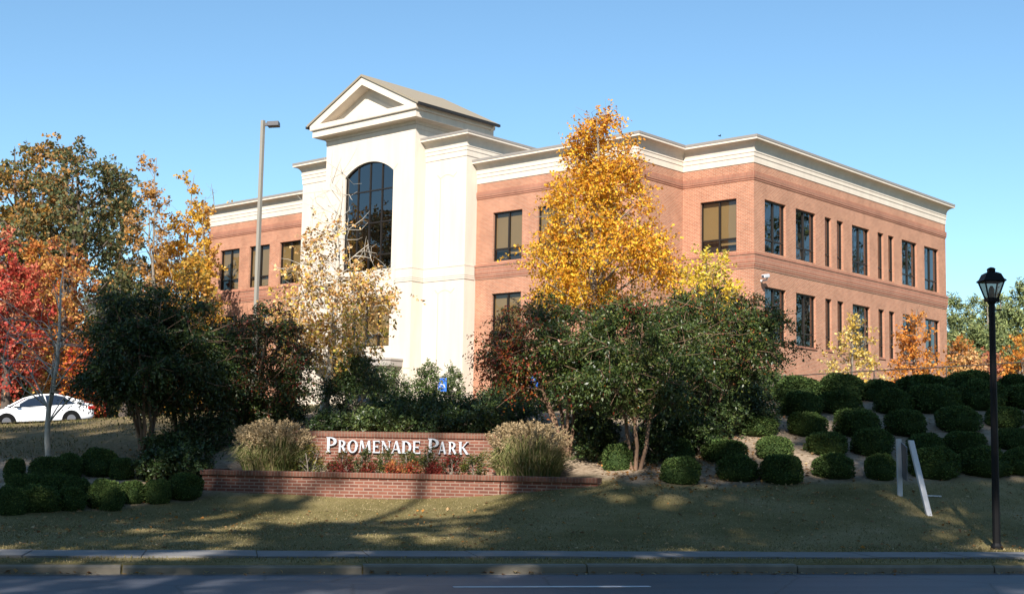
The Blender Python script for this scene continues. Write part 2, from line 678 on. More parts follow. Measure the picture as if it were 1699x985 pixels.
n1, n2, n3 = noise(.55, 4), noise(9, 8, .75), noise(38, 4, .7)
lawn_c = ramp(n1.outputs[0], [(.3, (.135, .115, .045)), (.55, (.22, .183, .085)), (.75, (.30, .245, .135))])
lawn_d = ramp(n3.outputs[0], [(.3, (.55, .55, .5)), (.7, (1.25, 1.2, 1.15))])
lm = n.new('ShaderNodeMix')
lm.data_type = 'RGBA'
lm.blend_type = 'MULTIPLY'
lm.inputs[0].default_value = 1
l.new(lawn_c.outputs[0], lm.inputs[6])
l.new(lawn_d.outputs[0], lm.inputs[7])
mul_c = ramp(n2.outputs[0], [(.3, (.13, .09, .058)), (.45, (.26, .20, .14)), (.6, (.37, .29, .21)), (.75, (.48, .39, .29))])
dirt_c = ramp(n2.outputs[0], [(.28, (.08, .068, .028)), (.5, (.16, .12, .06)), (.72, (.29, .22, .13))])
far_c = ramp(n1.outputs[0], [(.3, (.09, .085, .05)), (.7, (.17, .15, .09))])
x = mixc(sep.outputs[0], lm.outputs[2], mul_c.outputs[0])
x = mixc(sep.outputs[1], x.outputs[2], dirt_c.outputs[0])
x = mixc(sep.outputs[2], x.outputs[2], far_c.outputs[0])
l.new(x.outputs[2], p.inputs['Base Color'])
p.inputs['Roughness'].default_value = .95
p.inputs['Specular IOR Level'].default_value = .1
b = n.new('ShaderNodeBump')
b.inputs['Strength'].default_value = .7
b.inputs['Distance'].default_value = .05
l.new(n2.outputs[0], b.inputs['Height'])
l.new(b.outputs[0], p.inputs['Normal'])
ground = np_mesh('ground', np.stack([gx, gy, gz], 1), F4=F, mat=gm, smooth=True, tint=zone)
tag(ground, kind='structure')

# road, kerb, sidewalk (kerb frame)
am, n, l, p = new_mat('asphalt')
tc = n.new('ShaderNodeTexCoord')
n1, n2, n3 = noise(.35, 5), noise(60, 3), noise(4, 6, .7)
mpn = n.new('ShaderNodeMapping')
mpn.inputs['Scale'].default_value = (.05, 1.4, 1)
l.new(tc.outputs['Object'], mpn.inputs[0])
n4 = n.new('ShaderNodeTexNoise')
n4.inputs['Scale'].default_value = 1
n4.inputs['Detail'].default_value = 4
l.new(mpn.outputs[0], n4.inputs['Vector'])
c1 = ramp(n4.outputs[0], [(.3, (.038, .042, .054)), (.7, (.066, .072, .088))])
c2 = ramp(n2.outputs[0], [(.3, (.7, .7, .7)), (.7, (1.3, 1.3, 1.3))])
mm = n.new('ShaderNodeMix')
mm.data_type = 'RGBA'
mm.blend_type = 'MULTIPLY'
mm.inputs[0].default_value = 1
l.new(c1.outputs[0], mm.inputs[6])
l.new(c2.outputs[0], mm.inputs[7])
vo = n.new('ShaderNodeTexVoronoi')
vo.feature = 'DISTANCE_TO_EDGE'
vo.inputs['Scale'].default_value = .45
wv_ = n.new('ShaderNodeMix')
wv_.data_type = 'RGBA'
wv_.inputs[0].default_value = .12
l.new(tc.outputs['Object'], wv_.inputs[6])
l.new(n3.outputs['Color'], wv_.inputs[7])
l.new(wv_.outputs[2], vo.inputs['Vector'])
ck = ramp(vo.outputs['Distance'], [(.0, (.35, .35, .35)), (.012, (1, 1, 1))])
st_ = ramp(n1.outputs[0], [(.35, (.72, .72, .72)), (.6, (1.12, 1.12, 1.12))])
for tex in (ck, st_):
    m2_ = n.new('ShaderNodeMix')
    m2_.data_type = 'RGBA'
    m2_.blend_type = 'MULTIPLY'
    m2_.inputs[0].default_value = 1
    l.new(mm.outputs[2], m2_.inputs[6])
    l.new(tex.outputs[0], m2_.inputs[7])
    mm = m2_
l.new(mm.outputs[2], p.inputs['Base Color'])
p.inputs['Roughness'].default_value = .55
p.inputs['Specular IOR Level'].default_value = .5
bb = n.new('ShaderNodeBump')
bb.inputs['Strength'].default_value = .3
bb.inputs['Distance'].default_value = .01
l.new(n2.outputs[0], bb.inputs['Height'])
l.new(bb.outputs[0], p.inputs['Normal'])


def kerb_obj(mb, name, mat, **k):
    o = mb.build(name, mat, **k)
    q = xy(0, 0)
    o.location = (q[0], q[1], 0)
    o.rotation_euler = (0, 0, KA)
    return o


mb = MB()
mb.poly([(-400, -14, 0), (400, -14, 0), (400, 0, 0), (-400, 0, 0)])
tag(kerb_obj(mb, 'road', am), kind='structure')
mb = MB()
for k in range(-60, 90):                        # kerb stones with open joints
    x0 = k * 3.05 - 1.3
    j_, e_ = random.uniform(-.008, .008), random.uniform(-.012, .012)
    mb.prism([(e_, -.05), (e_ + .005, .085 + j_), (e_ + .03, .112 + j_), (.16, .118 + j_), (.16, -.05)], 'x', x0, x0 + 3.03 + random.uniform(-.01, .01))
    mb.box((x0, -.10, -.04), (x0 + 3.03, -.002, .006))
tag(kerb_obj(mb, 'kerb', M['concrete']), kind='structure')
mb = MB()
for k in range(-120, 180):
    x0 = k * 1.52 + .4
    mb.box((x0, .90, .0), (x0 + 1.505, 1.92, .155 + .002 * ((k * 7) % 5)))
tag(kerb_obj(mb, 'sidewalk', M['sidewalk']), kind='structure')
mb = MB()
pl, pr = at(752, 973, 16), at(1083, 974, 16)


def road_pt(px, py):
    d = ray(px, py)
    q = Vector((0, 0, EYE)) + d * (-EYE / d.z)
    return ts(q.x, q.y)


a0, a1 = road_pt(752, 973.2), road_pt(1083, 973.8)
mb.box((a0[0], a0[1] - .05, .001), (a1[0], a0[1] + .05, .005))
mb.box((a0[0] - 9.1, a0[1] - .05, .001), (a1[0] - 9.1, a0[1] + .05, .005))
mb.box((a0[0] + 9.1, a0[1] - .05, .001), (a1[0] + 9.1, a0[1] + .05, .005))
tag(kerb_obj(mb, 'road_marking', M['marking']), kind='structure')
# parking plateau behind the crest and the drive on the left
mb = MB()
xs_ = np.arange(-44, 60, 2.0)
for i in range(len(xs_) - 1):
    for ya, yb in ((47, 50), (50, 53), (53, 56), (56, 59), (59, 62)):
        if xs_[i] > 8 and yb > 56:
            continue
        q = [(xs_[i], ya), (xs_[i + 1], ya), (xs_[i + 1], yb), (xs_[i], yb)]
        mb.poly([(a_, b_, h1(a_, b_) + .06) for a_, b_ in q])
tag(mb.build('parking_lot', am, smooth=True), kind='structure')

# ------------------------------------------------------------------ office building (own frame: u along the front, v to the back, w up)
BY = R(-41.4197)
CB = np.array([33.316, -55.284, -8.0757])
_r = np.array([math.cos(BY), -math.sin(BY)])
_f = np.array([math.sin(BY), math.cos(BY)])
BLOC = (-(CB[:2] @ _r), -(CB[:2] @ _f), -CB[2] + EYE)
bld = empty('office_building', BLOC, 'large red brick office building with cream entrance tower, pediment and deep cream cornice', 'building', rz=BY)
BASE = -8.2


def B(u, v, w_):
    "building coordinates to world"
    return Vector((BLOC[0] + u * _r[0] + v * _r[1], BLOC[1] + u * _f[0] + v * _f[1], BLOC[2] + w_))


def facade(name, p0, p1, z0, z1, holes, mat, depth=.20):
    "a wall from p0 to p1 (outwards on the right) with rectangular openings and their reveals"
    mb = MB()
    P0, P1 = Vector(p0), Vector(p1)
    L = (P1 - P0).length
    d = (P1 - P0) / L
    o = Vector((d.y, -d.x))
    pt = lambda a_, z_, e=0: (P0.x + d.x * a_ - o.x * e, P0.y + d.y * a_ - o.y * e, z_)
    xs = sorted({0, L, *[h[0] for h in holes], *[h[1] for h in holes]})
    zs = sorted({z0, z1, *[h[2] for h in holes], *[h[3] for h in holes]})
    for i in range(len(xs) - 1):
        for j in range(len(zs) - 1):
            cx, cz = (xs[i] + xs[i + 1]) / 2, (zs[j] + zs[j + 1]) / 2
            if any(h[0] < cx < h[1] and h[2] < cz < h[3] for h in holes):
                continue
            mb.poly([pt(xs[i], zs[j]), pt(xs[i + 1], zs[j]), pt(xs[i + 1], zs[j + 1]), pt(xs[i], zs[j + 1])])
    for a0, a1, b0, b1 in holes:
        mb.poly([pt(a0, b0), pt(a0, b1), pt(a0, b1, depth), pt(a0, b0, depth)])
        mb.poly([pt(a1, b0), pt(a1, b0, depth), pt(a1, b1, depth), pt(a1, b1)])
        mb.poly([pt(a0, b0), pt(a0, b0, depth), pt(a1, b0, depth), pt(a1, b0)])
        mb.poly([pt(a0, b1), pt(a1, b1), pt(a1, b1, depth), pt(a0, b1, depth)])
    return mb.build(name, mat, bld, uv=True, recalc=False)


def window(p0, d, a0, a1, b0, b1, dark=False, blind=None, inset=.13, split=True, clutter=False):
    "a bronze window with centre mullion and low transom; sub-parts: pane, blind"
    P0 = Vector(p0)
    o = Vector((d.y, -d.x))
    ang = math.atan2(d.y, d.x)
    Rm = Matrix.Rotation(ang, 3, 'Z')
    org = Vector((P0.x + d.x * a0 - o.x * inset, P0.y + d.y * a0 - o.y * inset, b0))
    W, Hh = a1 - a0, b1 - b0
    fr = MB()
    t = .055
    y0, y1 = 0, .09                              # local +y goes inwards
    fr.box((0, y0, 0), (t, y1, Hh))
    fr.box((W - t, y0, 0), (W, y1, Hh))
    fr.box((t, y0, 0), (W - t, y1, t))
    fr.box((t, y0, Hh - t * 1.3), (W - t, y1, Hh))
    tz = Hh * .235
    if split:
        fr.box((W / 2 - .045, y0 - .012, t), (W / 2 + .045, y1, Hh - t * 1.3))
        fr.box((t, y0 + .003, tz), (W / 2 - .045, y1, tz + .08))
        fr.box((W / 2 + .045, y0 + .003, tz), (W - t, y1, tz + .08))
    else:
        fr.box((t, y0 + .003, tz), (W - t, y1, tz + .08))
    f = fr.build('window', M['bronze'], bld)
    f.location = org
    f.rotation_euler = (0, 0, ang)
    gl = MB()
    gl.poly([(t * .5, .05, t * .5), (W - t * .5, .05, t * .5), (W - t * .5, .05, Hh - t * .5), (t * .5, .05, Hh - t * .5)])
    gl.build('pane', M['glass_dark' if dark else 'glass'], f, recalc=False)
    if blind is not None:
        bl = MB()
        for k, (x0, x1) in enumerate(((.01, W / 2), (W / 2, W - .01))):
            zb = Hh * blind[k]
            bl.poly([(x0, .16, zb), (x1, .16, zb), (x1, .16, Hh - .02), (x0, .16, Hh - .02)])
        bl.build('blind', M['blind'], f, recalc=False)
    if clutter:
        cl = MB()
        cl.box((.1, .3, .0), (W - .1, .55, Hh * .15))
        for q in (.22, .42, .58, .78):
            cl.box((W * q - .015, .27, .02), (W * q + .015, .29, Hh * .11))
        cl.build('sill_shelf', M['furniture'], f)
    return f


BT = 5.93
WT2, WB2, WT1, WB1, WT0, WB0 = 4.27, 1.69, 0.0, -2.65, -4.35, -6.6
CL = -21.25                                     # centre line of the front
LW, RW = -38.1, -4.1
PAV, TOW = 6.68, 3.63
FV, PV, TV = -3.9, -4.75, -5.6
BK = 22.06


def wing(pa, pb, spans, floors, name, dark=False, blinds=True, narrow=()):
    P0 = Vector(pa)
    d = (Vector(pb) - P0).normalized()
    holes = []
    for a0, a1 in spans:
        for zb, zt in floors:
            holes.append((a0, a1, zb, zt))
    facade(name, pa, pb, BASE, BT + .02, holes, M['brick'])
    k = 0
    for a0, a1 in spans:
        for zb, zt in floors:
            k += 1
            rr = random.random()
            if blinds:
                b_ = (.0, .0) if rr < .35 else (.12, .12) if rr < .55 else (.2, .14) if rr < .75 else (0, .34) if rr < .88 else (.26, 0)
                if zb == WB0:
                    b_ = (0, 0)
            else:
                b_ = None
            window(pa, d, a0, a1, zb, zt, dark, b_, split=(a1 - a0) > 1.2, clutter=blinds and b_[0] > .05)


F3 = [(WB0, WT0), (WB1, WT1), (WB2, WT2)]
F2 = [(WB1, WT1), (WB2, WT2)]
mir = lambda u: 2 * (-21.15) - u
rw = [(-13.38, -11.36), (-10.32, -8.30), (-7.28, -5.25)]
wing((CL + PAV, FV), (RW, FV), [(a_ - CL - PAV, b_ - CL - PAV) for a_, b_ in rw], F3, 'wall')
lw = [(-36.92, -34.95), (-33.93, -31.94), (-30.96, -28.97)]
wing((LW, FV), (CL - PAV, FV), [(a_ - LW, b_ - LW) for a_, b_ in lw], F3, 'wall')
wing((RW, 0), (0, 0), [(-3.06 + 4.1, -.98 + 4.1)], F3, 'wall')
wing((-42.2, 0), (LW, 0), [(1.0, 3.0)], F3, 'wall')
facade('wall', (RW, FV), (RW, 0), BASE, BT + .02, [], M['brick'])
facade('wall', (LW, 0), (LW, FV), BASE, BT + .02, [], M['brick'])
side = [(1.0, 3.02), (4.01, 6.03), (7.02, 7.72), (8.33, 9.04), (10.03, 12.06), (13.05, 13.77), (14.35, 15.07), (16.07, 18.05), (19.06, 21.03)]
wing((0, 0), (0, BK), side, F2, 'wall', dark=True, blinds=False)
wing((-42.2, BK), (-42.2, 0), side, F2, 'wall', dark=True, blinds=False)
facade('wall', (0, BK), (-42.2, BK), BASE, BT + .02, [], M['brick'])
# floors and core, so the windows look into rooms
mb = MB()
for z in (-8.0, -3.75, .55, 5.2):
    mb.prism([(-42.0, .5), (LW + .35, .5), (LW + .35, FV + .45), (RW - .35, FV + .45), (RW - .35, .5), (-.45, .5), (-.45, BK - .4), (-42.0, BK - .4)], 'z', z, z + .3)
mb.box((-36, 3.5, -8), (-6, BK - 5, 6.0))
mb.build('floor_slab', M['interior'], bld)
mb = MB()
mb.prism([(-42.0, .3), (LW + .3, .3), (LW + .3, FV + .3), (RW - .3, FV + .3), (RW - .3, .3), (-.3, .3), (-.3, BK - .3), (-42.0, BK - .3)], 'z', 6.35, 6.55)
mb.build('roof', M['coping'], bld)
# brick belt courses
runR = [(CL + PAV - .0, FV), (RW, FV), (RW, 0), (0, 0), (0, BK), (-21, BK)]
runL = [(-21, BK), (-42.2, BK), (-42.2, 0), (LW, 0), (LW, FV), (CL - PAV, FV)]
for run in (runR, runL):
    mb = MB()
    for a_, b_, o_ in ((.80, .885, .03), (.895, .98, .05), (.99, 1.075, .065), (1.085, 1.45, .07), (1.46, 1.565, .10)):
        mb.sweep([(-.02, a_), (o_, a_), (o_, b_), (-.02, b_)], run)
    mb.build('belt_course', M['brick_soldier'], bld, uv=True)
    mb = MB()
    for a_, b_, o_ in ((5.09, 5.17, .03), (5.18, 5.27, .055), (5.28, 5.47, .06)):
        mb.sweep([(-.02, a_), (o_, a_), (o_, b_), (-.02, b_)], run)
    mb.build('belt_course', M['brick_soldier'], bld, uv=True)


def cornice(z, o=.44, k=1.0):
    "cream cornice profile: two flat bands, a cove, a lip"
    P = [(-.05, z), (.03, z), (.03, z + .30), (.055, z + .305), (.055, z + .50), (.08, z + .505), (.08, z + .54)]
    for i in range(1, 9):
        a_ = i / 8 * math.pi / 2
        P.append((.06 + (o - .08) * (1 - math.cos(a_)) ** 1.15, z + .54 + .48 * math.sin(a_)))
    P += [(o, z + 1.03), (o, z + 1.13), (-.05, z + 1.13)]
    return P


def coping(z, o=.44):
    return [(-.3, z), (o + .02, z), (o + .02, z + .12), (-.3, z + .15)]


for run in (runR, runL):
    mb = MB()
    mb.sweep(cornice(BT), run)
    mb.build('cornice', M['stucco'], bld)
    mb = MB()
    mb.sweep(coping(BT + 1.132), run)
    mb.build('coping', M['coping'], bld)
# sills of the lower side windows
for a0, a1 in side:
    mb = MB()
    mb.box((0.0, a0 - .06, WB1 - .10), (.05, a1 + .06, WB1 - .005))
    mb.build('sill', M['brick_soldier'], bld, uv=True)

# pavilion beside the tower
PL, PR = CL - PAV, CL + PAV
PTOP = 7.36
mb = MB()
mb.box((PL, PV, BASE), (CL - TOW + .02, 6, PTOP + .1))
mb.box((CL + TOW - .02, PV, BASE), (PR, 6, PTOP + .1))
mb.build('pavilion', M['stucco'], bld)
pv_run = [(CL + TOW, PV), (PR, PV), (PR, 6), (PL, 6), (PL, PV), (CL - TOW, PV)]
mb = MB()
mb.sweep([(q, z_ + 0) for q, z_ in cornice(PTOP, .46)], pv_run)
mb.build('cornice', M['stucco'], bld)
mb = MB()
mb.sweep(coping(PTOP + 1.132, .46), pv_run)
mb.box((PL + .2, PV + .2, PTOP + .9), (PR - .2, 5.8, PTOP + 1.0))
mb.build('coping', M['coping'], bld)


def joint_run(zs, run):
    mb = MB()
    for z0, z1 in zs:
        mb.sweep([(-.02, z0), (.035, z0), (.035, z1), (-.02, z1)], run)
    return mb.build('belt_course', M['stucco'], bld)


BZ = ((.80, .885), (.90, .985), (1.0, 1.48), (1.50, 1.59))
joint_run(BZ, [(CL + TOW, PV), (PR, PV), (PR, FV - .12)])
joint_run(BZ, [(PL, FV - .12), (PL, PV), (CL - TOW, PV)])
# control joints: arched niche lines on the pavilion faces


def groove(pts, v, wd=.022):
    mb = MB()
    for (x0, z0), (x1, z1) in zip(pts[:-1], pts[1:]):
        dx, dz = x1 - x0, z1 - z0
        L = math.hypot(dx, dz)
        nx, nz_ = -dz / L * wd / 2, dx / L * wd / 2
        mb.prism([(x0 + nx, z0 + nz_), (x0 - nx, z0 - nz_), (x1 - nx, z1 - nz_), (x1 + nx, z1 + nz_)], 'y', v - .004, v + .01)
    return mb.build('control_joint', M['joint'], bld)


for cu_ in (-16.0, mir(-16.0) - .2):
    for zt, zb in ((6.32, 1.62), (.10, BASE)):
        hw = .47
        arc = [(cu_ - hw + 2 * hw * k / 10, zt + .17 * (1 - ((k - 5) / 5) ** 2)) for k in range(11)]
        groove([(cu_ - hw - .26, zt + .22), (cu_ - hw, zt)] + arc[1:] + [(cu_ + hw + .26, zt + .24)], PV)
        groove([(cu_ - hw, zt), (cu_ - hw, zb)], PV)

# entrance tower with arched window
TL, TR = CL - TOW, CL + TOW
AW, ASP, AAP, ABT = 1.98, 7.03, 7.73, 1.62
LWT, LWB = -.02, -2.6
RAD = (AW ** 2 + (AAP - ASP) ** 2) / (2 * (AAP - ASP))
arc = []
for k in range(17):
    x_ = -AW + 2 * AW * k / 16
    arc.append((CL + x_, AAP - RAD + math.sqrt(RAD * RAD - x_ * x_)))
TTOP = 9.5
mb = MB()
mb.poly([(TL, TV, BASE), (CL - AW, TV, BASE), (CL - AW, TV, TTOP), (TL, TV, TTOP)])
mb.poly([(CL + AW, TV, BASE), (TR, TV, BASE), (TR, TV, TTOP), (CL + AW, TV, TTOP)])
for (x0, z0), (x1, z1) in zip(arc[:-1], arc[1:]):
    mb.poly([(x0, TV, z0), (x1, TV, z1), (x1, TV, TTOP), (x0, TV, TTOP)])
    mb.poly([(x0, TV, z0), (x0, TV + .22, z0), (x1, TV + .22, z1), (x1, TV, z1)])
for z0, z1 in ((LWT, ABT), (BASE, LWB)):
    mb.poly([(CL - AW, TV, z0), (CL + AW, TV, z0), (CL + AW, TV, z1), (CL - AW, TV, z1)])
for x_, s_ in ((CL - AW, 1), (CL + AW, -1)):
    for z0, z1 in ((ABT, ASP), (LWB, LWT)):
        q = [(x_, TV, z0), (x_, TV, z1), (x_, TV + .22, z1), (x_, TV + .22, z0)]
        mb.poly(q if s_ > 0 else q[::-1])
for z_ in (ABT, LWT, LWB):
    mb.poly([(CL - AW, TV, z_), (CL - AW, TV + .22, z_), (CL + AW, TV + .22, z_), (CL + AW, TV, z_)])
mb.poly([(TR, TV, BASE), (TR, 0, BASE), (TR, 0, TTOP), (TR, TV, TTOP)])
mb.poly([(TL, 0, BASE), (TL, TV, BASE), (TL, TV, TTOP), (TL, 0, TTOP)])
mb.poly([(TR, 0, BASE), (TL, 0, BASE), (TL, 0, TTOP), (TR, 0, TTOP)])
mb.build('tower', M['stucco'], bld, recalc=False)
mb = MB()
for z0, z1, o_ in ((9.11, 9.335, .03), (9.355, 9.52, .06)):
    mb.sweep([(-.02, z0), (o_, z0), (o_, z1), (-.02, z1)], [(TL, 0), (TL, TV), (TR, TV), (TR, 0)])
mb.build('belt_course', M['stucco'], bld)
joint_run(BZ, [(TL, PV + .1), (TL, TV), (CL - AW - .35, TV)])
joint_run(BZ, [(CL + AW + .35, TV), (TR, TV), (TR, PV + .1)])
groove([(CL + AW + .03, ASP + .02), (CL + AW + .34, ASP + .30)], TV)
groove([(CL - AW - .34, ASP + .30), (CL - AW - .03, ASP + .02)], TV)
groove([(CL + 2.7, -3.86), (TR, -3.86)], TV)
# tower windows
fr = MB()
t = .06
ya, yb = TV + .12, TV + .20
fr.box((CL - AW, ya, ABT), (CL - AW + t, yb, ASP))
fr.box((CL + AW - t, ya, ABT), (CL + AW, yb, ASP))
for (x0, z0), (x1, z1) in zip(arc[:-1], arc[1:]):
    fr.prism([(x0, z0 - .07), (x1, z1 - .07), (x1, z1), (x0, z0)], 'y', ya, yb)
for k in (-1, 0, 1):
    x_ = CL + k * .98
    zt = AAP - RAD + math.sqrt(RAD * RAD - (x_ - CL) ** 2) - .05
    fr.box((x_ - .035, ya - .01, ABT), (x_ + .035, yb, zt))
for z_ in (ABT, 2.42, 4.24, 6.06):
    for k in range(4):
        xa = CL - AW + t if k == 0 else CL - AW + .98 * k + .057
        fr.box((xa, ya + .004, z_), (xa + .86, yb, z_ + .075))
tw = fr.build('window', M['bronze'], bld)
tag(tw, 'tall arched bronze window of the tower')
gl = MB()
gl.poly([(CL - AW, TV + .165, ABT), (CL + AW, TV + .165, ABT)] + [(x_, TV + .165, z_) for x_, z_ in arc[::-1]])
gl.build('pane', M['glass_dark'], tw, recalc=False)
bl = MB()
bl.poly([(CL - 1.98, TV + .3, 2.5), (CL - 1.02, TV + .3, 2.5), (CL - 1.02, TV + .3, 4.2), (CL - 1.98, TV + .3, 4.2)])
bl.poly([(CL - .96, TV + .3, 2.5), (CL - .1, TV + .3, 2.5), (CL - .1, TV + .3, 4.2), (CL - .96, TV + .3, 4.2)])
bl.build('blind', M['blind'], tw, recalc=False)
window((CL - AW, TV), Vector((1, 0)), 0, AW, LWB, LWT, False, (0, 0), inset=.11)
window((CL - AW, TV), Vector((1, 0)), AW, 2 * AW, LWB, LWT, False, (0, 0), inset=.11)
# dark room behind the tower glass
mb = MB()
mb.box((TL + .1, TV + 2.2, BASE), (TR - .1, TV + 2.3, TTOP))
mb.build('inner_wall', M['interior'], bld)
# entablature
mb = MB()
mb.sweep([(-.1, 9.52), (.10, 9.52), (.20, 9.57), (.60, 9.57), (.60, 9.95), (-.1, 9.95)], [(TL, 0), (TL, TV), (TR, TV), (TR, 0)])
mb.sweep([(-.1, 9.955), (.70, 9.955), (.72, 10.0), (.72, 10.26), (-.1, 10.26)], [(TL, 0), (TL, TV), (TR, TV), (TR, 0)])
mb.build('entablature', M['stucco'], bld)
# pediment: raking cornice, recessed tympanum, gabled roof
EO, RZ, EZ = 4.42, 12.42, 10.24                  # eave offset, ridge height, eave height
sl_ = (RZ - EZ) / EO
mb = MB()
hx = lambda z: (RZ - z) / sl_
out_ = [(CL - EO, EZ + .02), (CL, RZ), (CL + EO, EZ + .02)]
th = .46
inn = [(CL - EO + th / sl_ + .02, EZ + .02), (CL, RZ - th), (CL + EO - th / sl_ - .02, EZ + .02)]
for a_, b_ in ((0, 1), (1, 2)):
    mb.prism([out_[a_], out_[b_], inn[b_], inn[a_]], 'y', TV - .72, TV - .02)
mb.build('pediment', M['stucco'], bld)
mb = MB()
mb.prism([(CL - 3.6, EZ), (CL + 3.6, EZ), (CL, EZ + 3.6 * sl_)], 'y', TV - .03, -.3)
for k, (q, e) in enumerate(((.55, .045), (.82, .08))):
    b_ = [(CL - 3.5 + q / sl_, EZ + .03), (CL, EZ + .03 + 3.5 * sl_ - q), (CL + 3.5 - q / sl_, EZ + .03)]
    mb.prism(b_, 'y', TV - .03 - e, TV - .02)
mb.build('tympanum', M['stucco'], bld)
mb = MB()
for s_ in (-1, 1):
    a0 = (CL, RZ + .002)
    a1 = (CL + s_ * (EO + .12), EZ + .002 - .12 * sl_)
    mb.prism([a0, a1, (a1[0], a1[1] + .13), (a0[0], a0[1] + .13)], 'y', TV - .80, .12)
rf = mb.build('roof', M['shingle'], bld)
tag(rf, 'brown shingled gable roof over the entrance tower')
for ga, gb in ((CL + EO + .10, CL + EO + .24), (CL - EO - .24, CL - EO - .10)):
    mb = MB()
    mb.box((ga, TV - .78, EZ - .12), (gb, .1, EZ + .02))
    mb.build('gutter', M['bronze'], bld)
mb = MB()
mb.tube([(CL + EO + .12, -.25, EZ - .1), (TR + .12, -.25, EZ - .75), (TR + .12, -.25, 8.4)], .05, 6)
mb.build('downpipe', M['stucco'], bld)
# entrance canopy and door under it
mb = MB()
cw = 3.1
fr_ = [(CL - cw, TV), (CL - cw, TV - .9)]
for k in range(1, 12):
    a_ = math.pi * k / 12
    fr_.append((CL - cw * math.cos(a_), TV - .9 - .9 * math.sin(a_)))
fr_ += [(CL + cw, TV - .9), (CL + cw, TV)]
mb.sweep([(-.6, -4.0), (-.28, -4.0), (-.22, -3.88), (-.10, -3.80), (-.02, -3.78), (0, -3.76), (0, -3.48), (.05, -3.46), (.05, -3.36), (-.6, -3.36)], fr_)
mb.prism([(x_, y_) for x_, y_ in [(CL - cw + .1, TV - .01)] + [(CL + (x_ - CL) * .93, y_ + .15) for x_, y_ in fr_[1:-1]] + [(CL + cw - .1, TV - .01)]], 'z', -3.9, -3.45)
cn = mb.build('canopy', plain('canopy_grey', (.30, .27, .24), .7), bld)
mb = MB()
for x_ in (CL - cw + .25, CL + cw - .75):
    mb.box((x_, TV - 1.0, BASE), (x_ + .5, TV - .5, -3.99))
mb.build('canopy_pier', M['stucco'], bld)
mb = MB()
mb.box((CL - 1.4, TV - .03, BASE), (CL - 1.3, TV + .03, -4.4))
mb.box((CL + 1.3, TV - .03, BASE), (CL + 1.4, TV + .03, -4.4))
mb.box((CL - .05, TV - .03, BASE), (CL + .05, TV + .03, -4.4))
mb.box((CL - 1.3, TV - .03, -4.5), (CL + 1.3, TV + .03, -4.4))
dr = mb.build('door', M['bronze'], bld)
mb = MB()
mb.box((CL - 1.3, TV - .015, BASE), (CL + 1.3, TV - .008, -4.5))
mb.build('pane', M['car_glass'], dr)


def security_camera(loc, rz, label):
    t = empty('security_camera', loc, label, 'security camera', 'security cameras on the brick walls', rz=rz)
    # local +y points out of the wall
    m1 = MB()
    m1.lathe([(.07, 0), (.07, .04)], 10)
    br = m1.build('bracket', M['white'], t)
    br.rotation_euler = (-math.pi / 2, 0, 0)
    m1 = MB()
    m1.tube([(0, .03, 0), (0, .30, .03), (0.03, .36, .14)], .045, 8)
    m1.build('arm', M['white'], t)
    m1 = MB()
    m1.box((-.09, -.09, -.02), (.42, .09, .15), Matrix.Rotation(R(10), 3, 'Y'), Vector((0, .36, .16)))
    m1.build('housing', M['white'], t, bevel=.03)
    m1 = MB()
    m1.box((.40, -.06, .0), (.43, .06, .12), Matrix.Rotation(R(10), 3, 'Y'), Vector((0, .36, .16)))
    m1.build('lens', M['dark_metal'], t)
    return t


security_camera(B(0.01, .62, .22), BY - math.pi / 2, 'white security camera on the side brick wall above a lower window')
security_camera(B(-37.5, FV - .01, .48), BY + math.pi, 'white security camera on the left end of the front brick wall')

# ------------------------------------------------------------------ sign and planter
def path_pts(lst):
    return [Vector((at(px, 780, D).x, D)) for px, D in lst]


def wall_sweep(path, z0, z1, th):
    m1 = MB()
    m1.sweep([(0, z0), (0, z1), (-th, z1), (-th, z0), (0, z0)], path)
    return m1


RZT = 1.125
rpath = [(Vector((at(335, 780, 28.3).x - .1, 31.2)))] + path_pts([(336, 28.5), (420, 28.3), (500, 28.2), (600, 28.05), (700, 27.9), (780, 27.7), (830, 27.55), (900, 27.3), (992, 26.95)])
rwl = empty('retaining_wall', (rpath[5].x, rpath[5].y, h1(rpath[5].x, rpath[5].y - .4)), 'low curved red brick retaining wall with rowlock cap in front of the sign', 'wall')
off = Vector(rwl.location)
m1 = wall_sweep([(q.x - off.x, q.y - off.y) for q in rpath], .1 - off.z, RZT - .10 - off.z, .30)
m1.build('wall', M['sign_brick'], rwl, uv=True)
m1 = MB()
m1.sweep([(-.34, RZT - .10 - off.z), (.045, RZT - .10 - off.z), (.05, RZT - .02 - off.z), (.03, RZT - off.z), (-.34, RZT - off.z)], [(q.x - off.x, q.y - off.y) for q in rpath])
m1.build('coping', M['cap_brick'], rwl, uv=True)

jx = at(830, 800, 27.55)
m1 = MB()
m1.box((jx.x - off.x - .009, 27.55 - off.y - .012, .2 - off.z), (jx.x - off.x + .009, 27.55 - off.y + .05, RZT - .1 - off.z))
m1.build('control_joint', M['tyre'], rwl)
spath = path_pts([(452, 30.3), (520, 30.0), (600, 29.8), (680, 29.65), (760, 29.5), (840, 29.4), (885, 29.4)])
SZT = 2.0
sgn = empty('entrance_sign', (spath[3].x, spath[3].y, .95), 'brick entrance sign wall with raised white letters reading PROMENADE PARK', 'sign')
off = Vector(sgn.location)
sp2 = [(q.x - off.x, q.y - off.y) for q in spath]
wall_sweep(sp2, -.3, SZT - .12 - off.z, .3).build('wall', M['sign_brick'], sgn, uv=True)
m1 = MB()
m1.sweep([(-.33, SZT - .12 - off.z), (.03, SZT - .12 - off.z), (.03, SZT - off.z), (-.33, SZT - off.z)], sp2)
m1.build('coping', M['cap_brick'], sgn, uv=True)


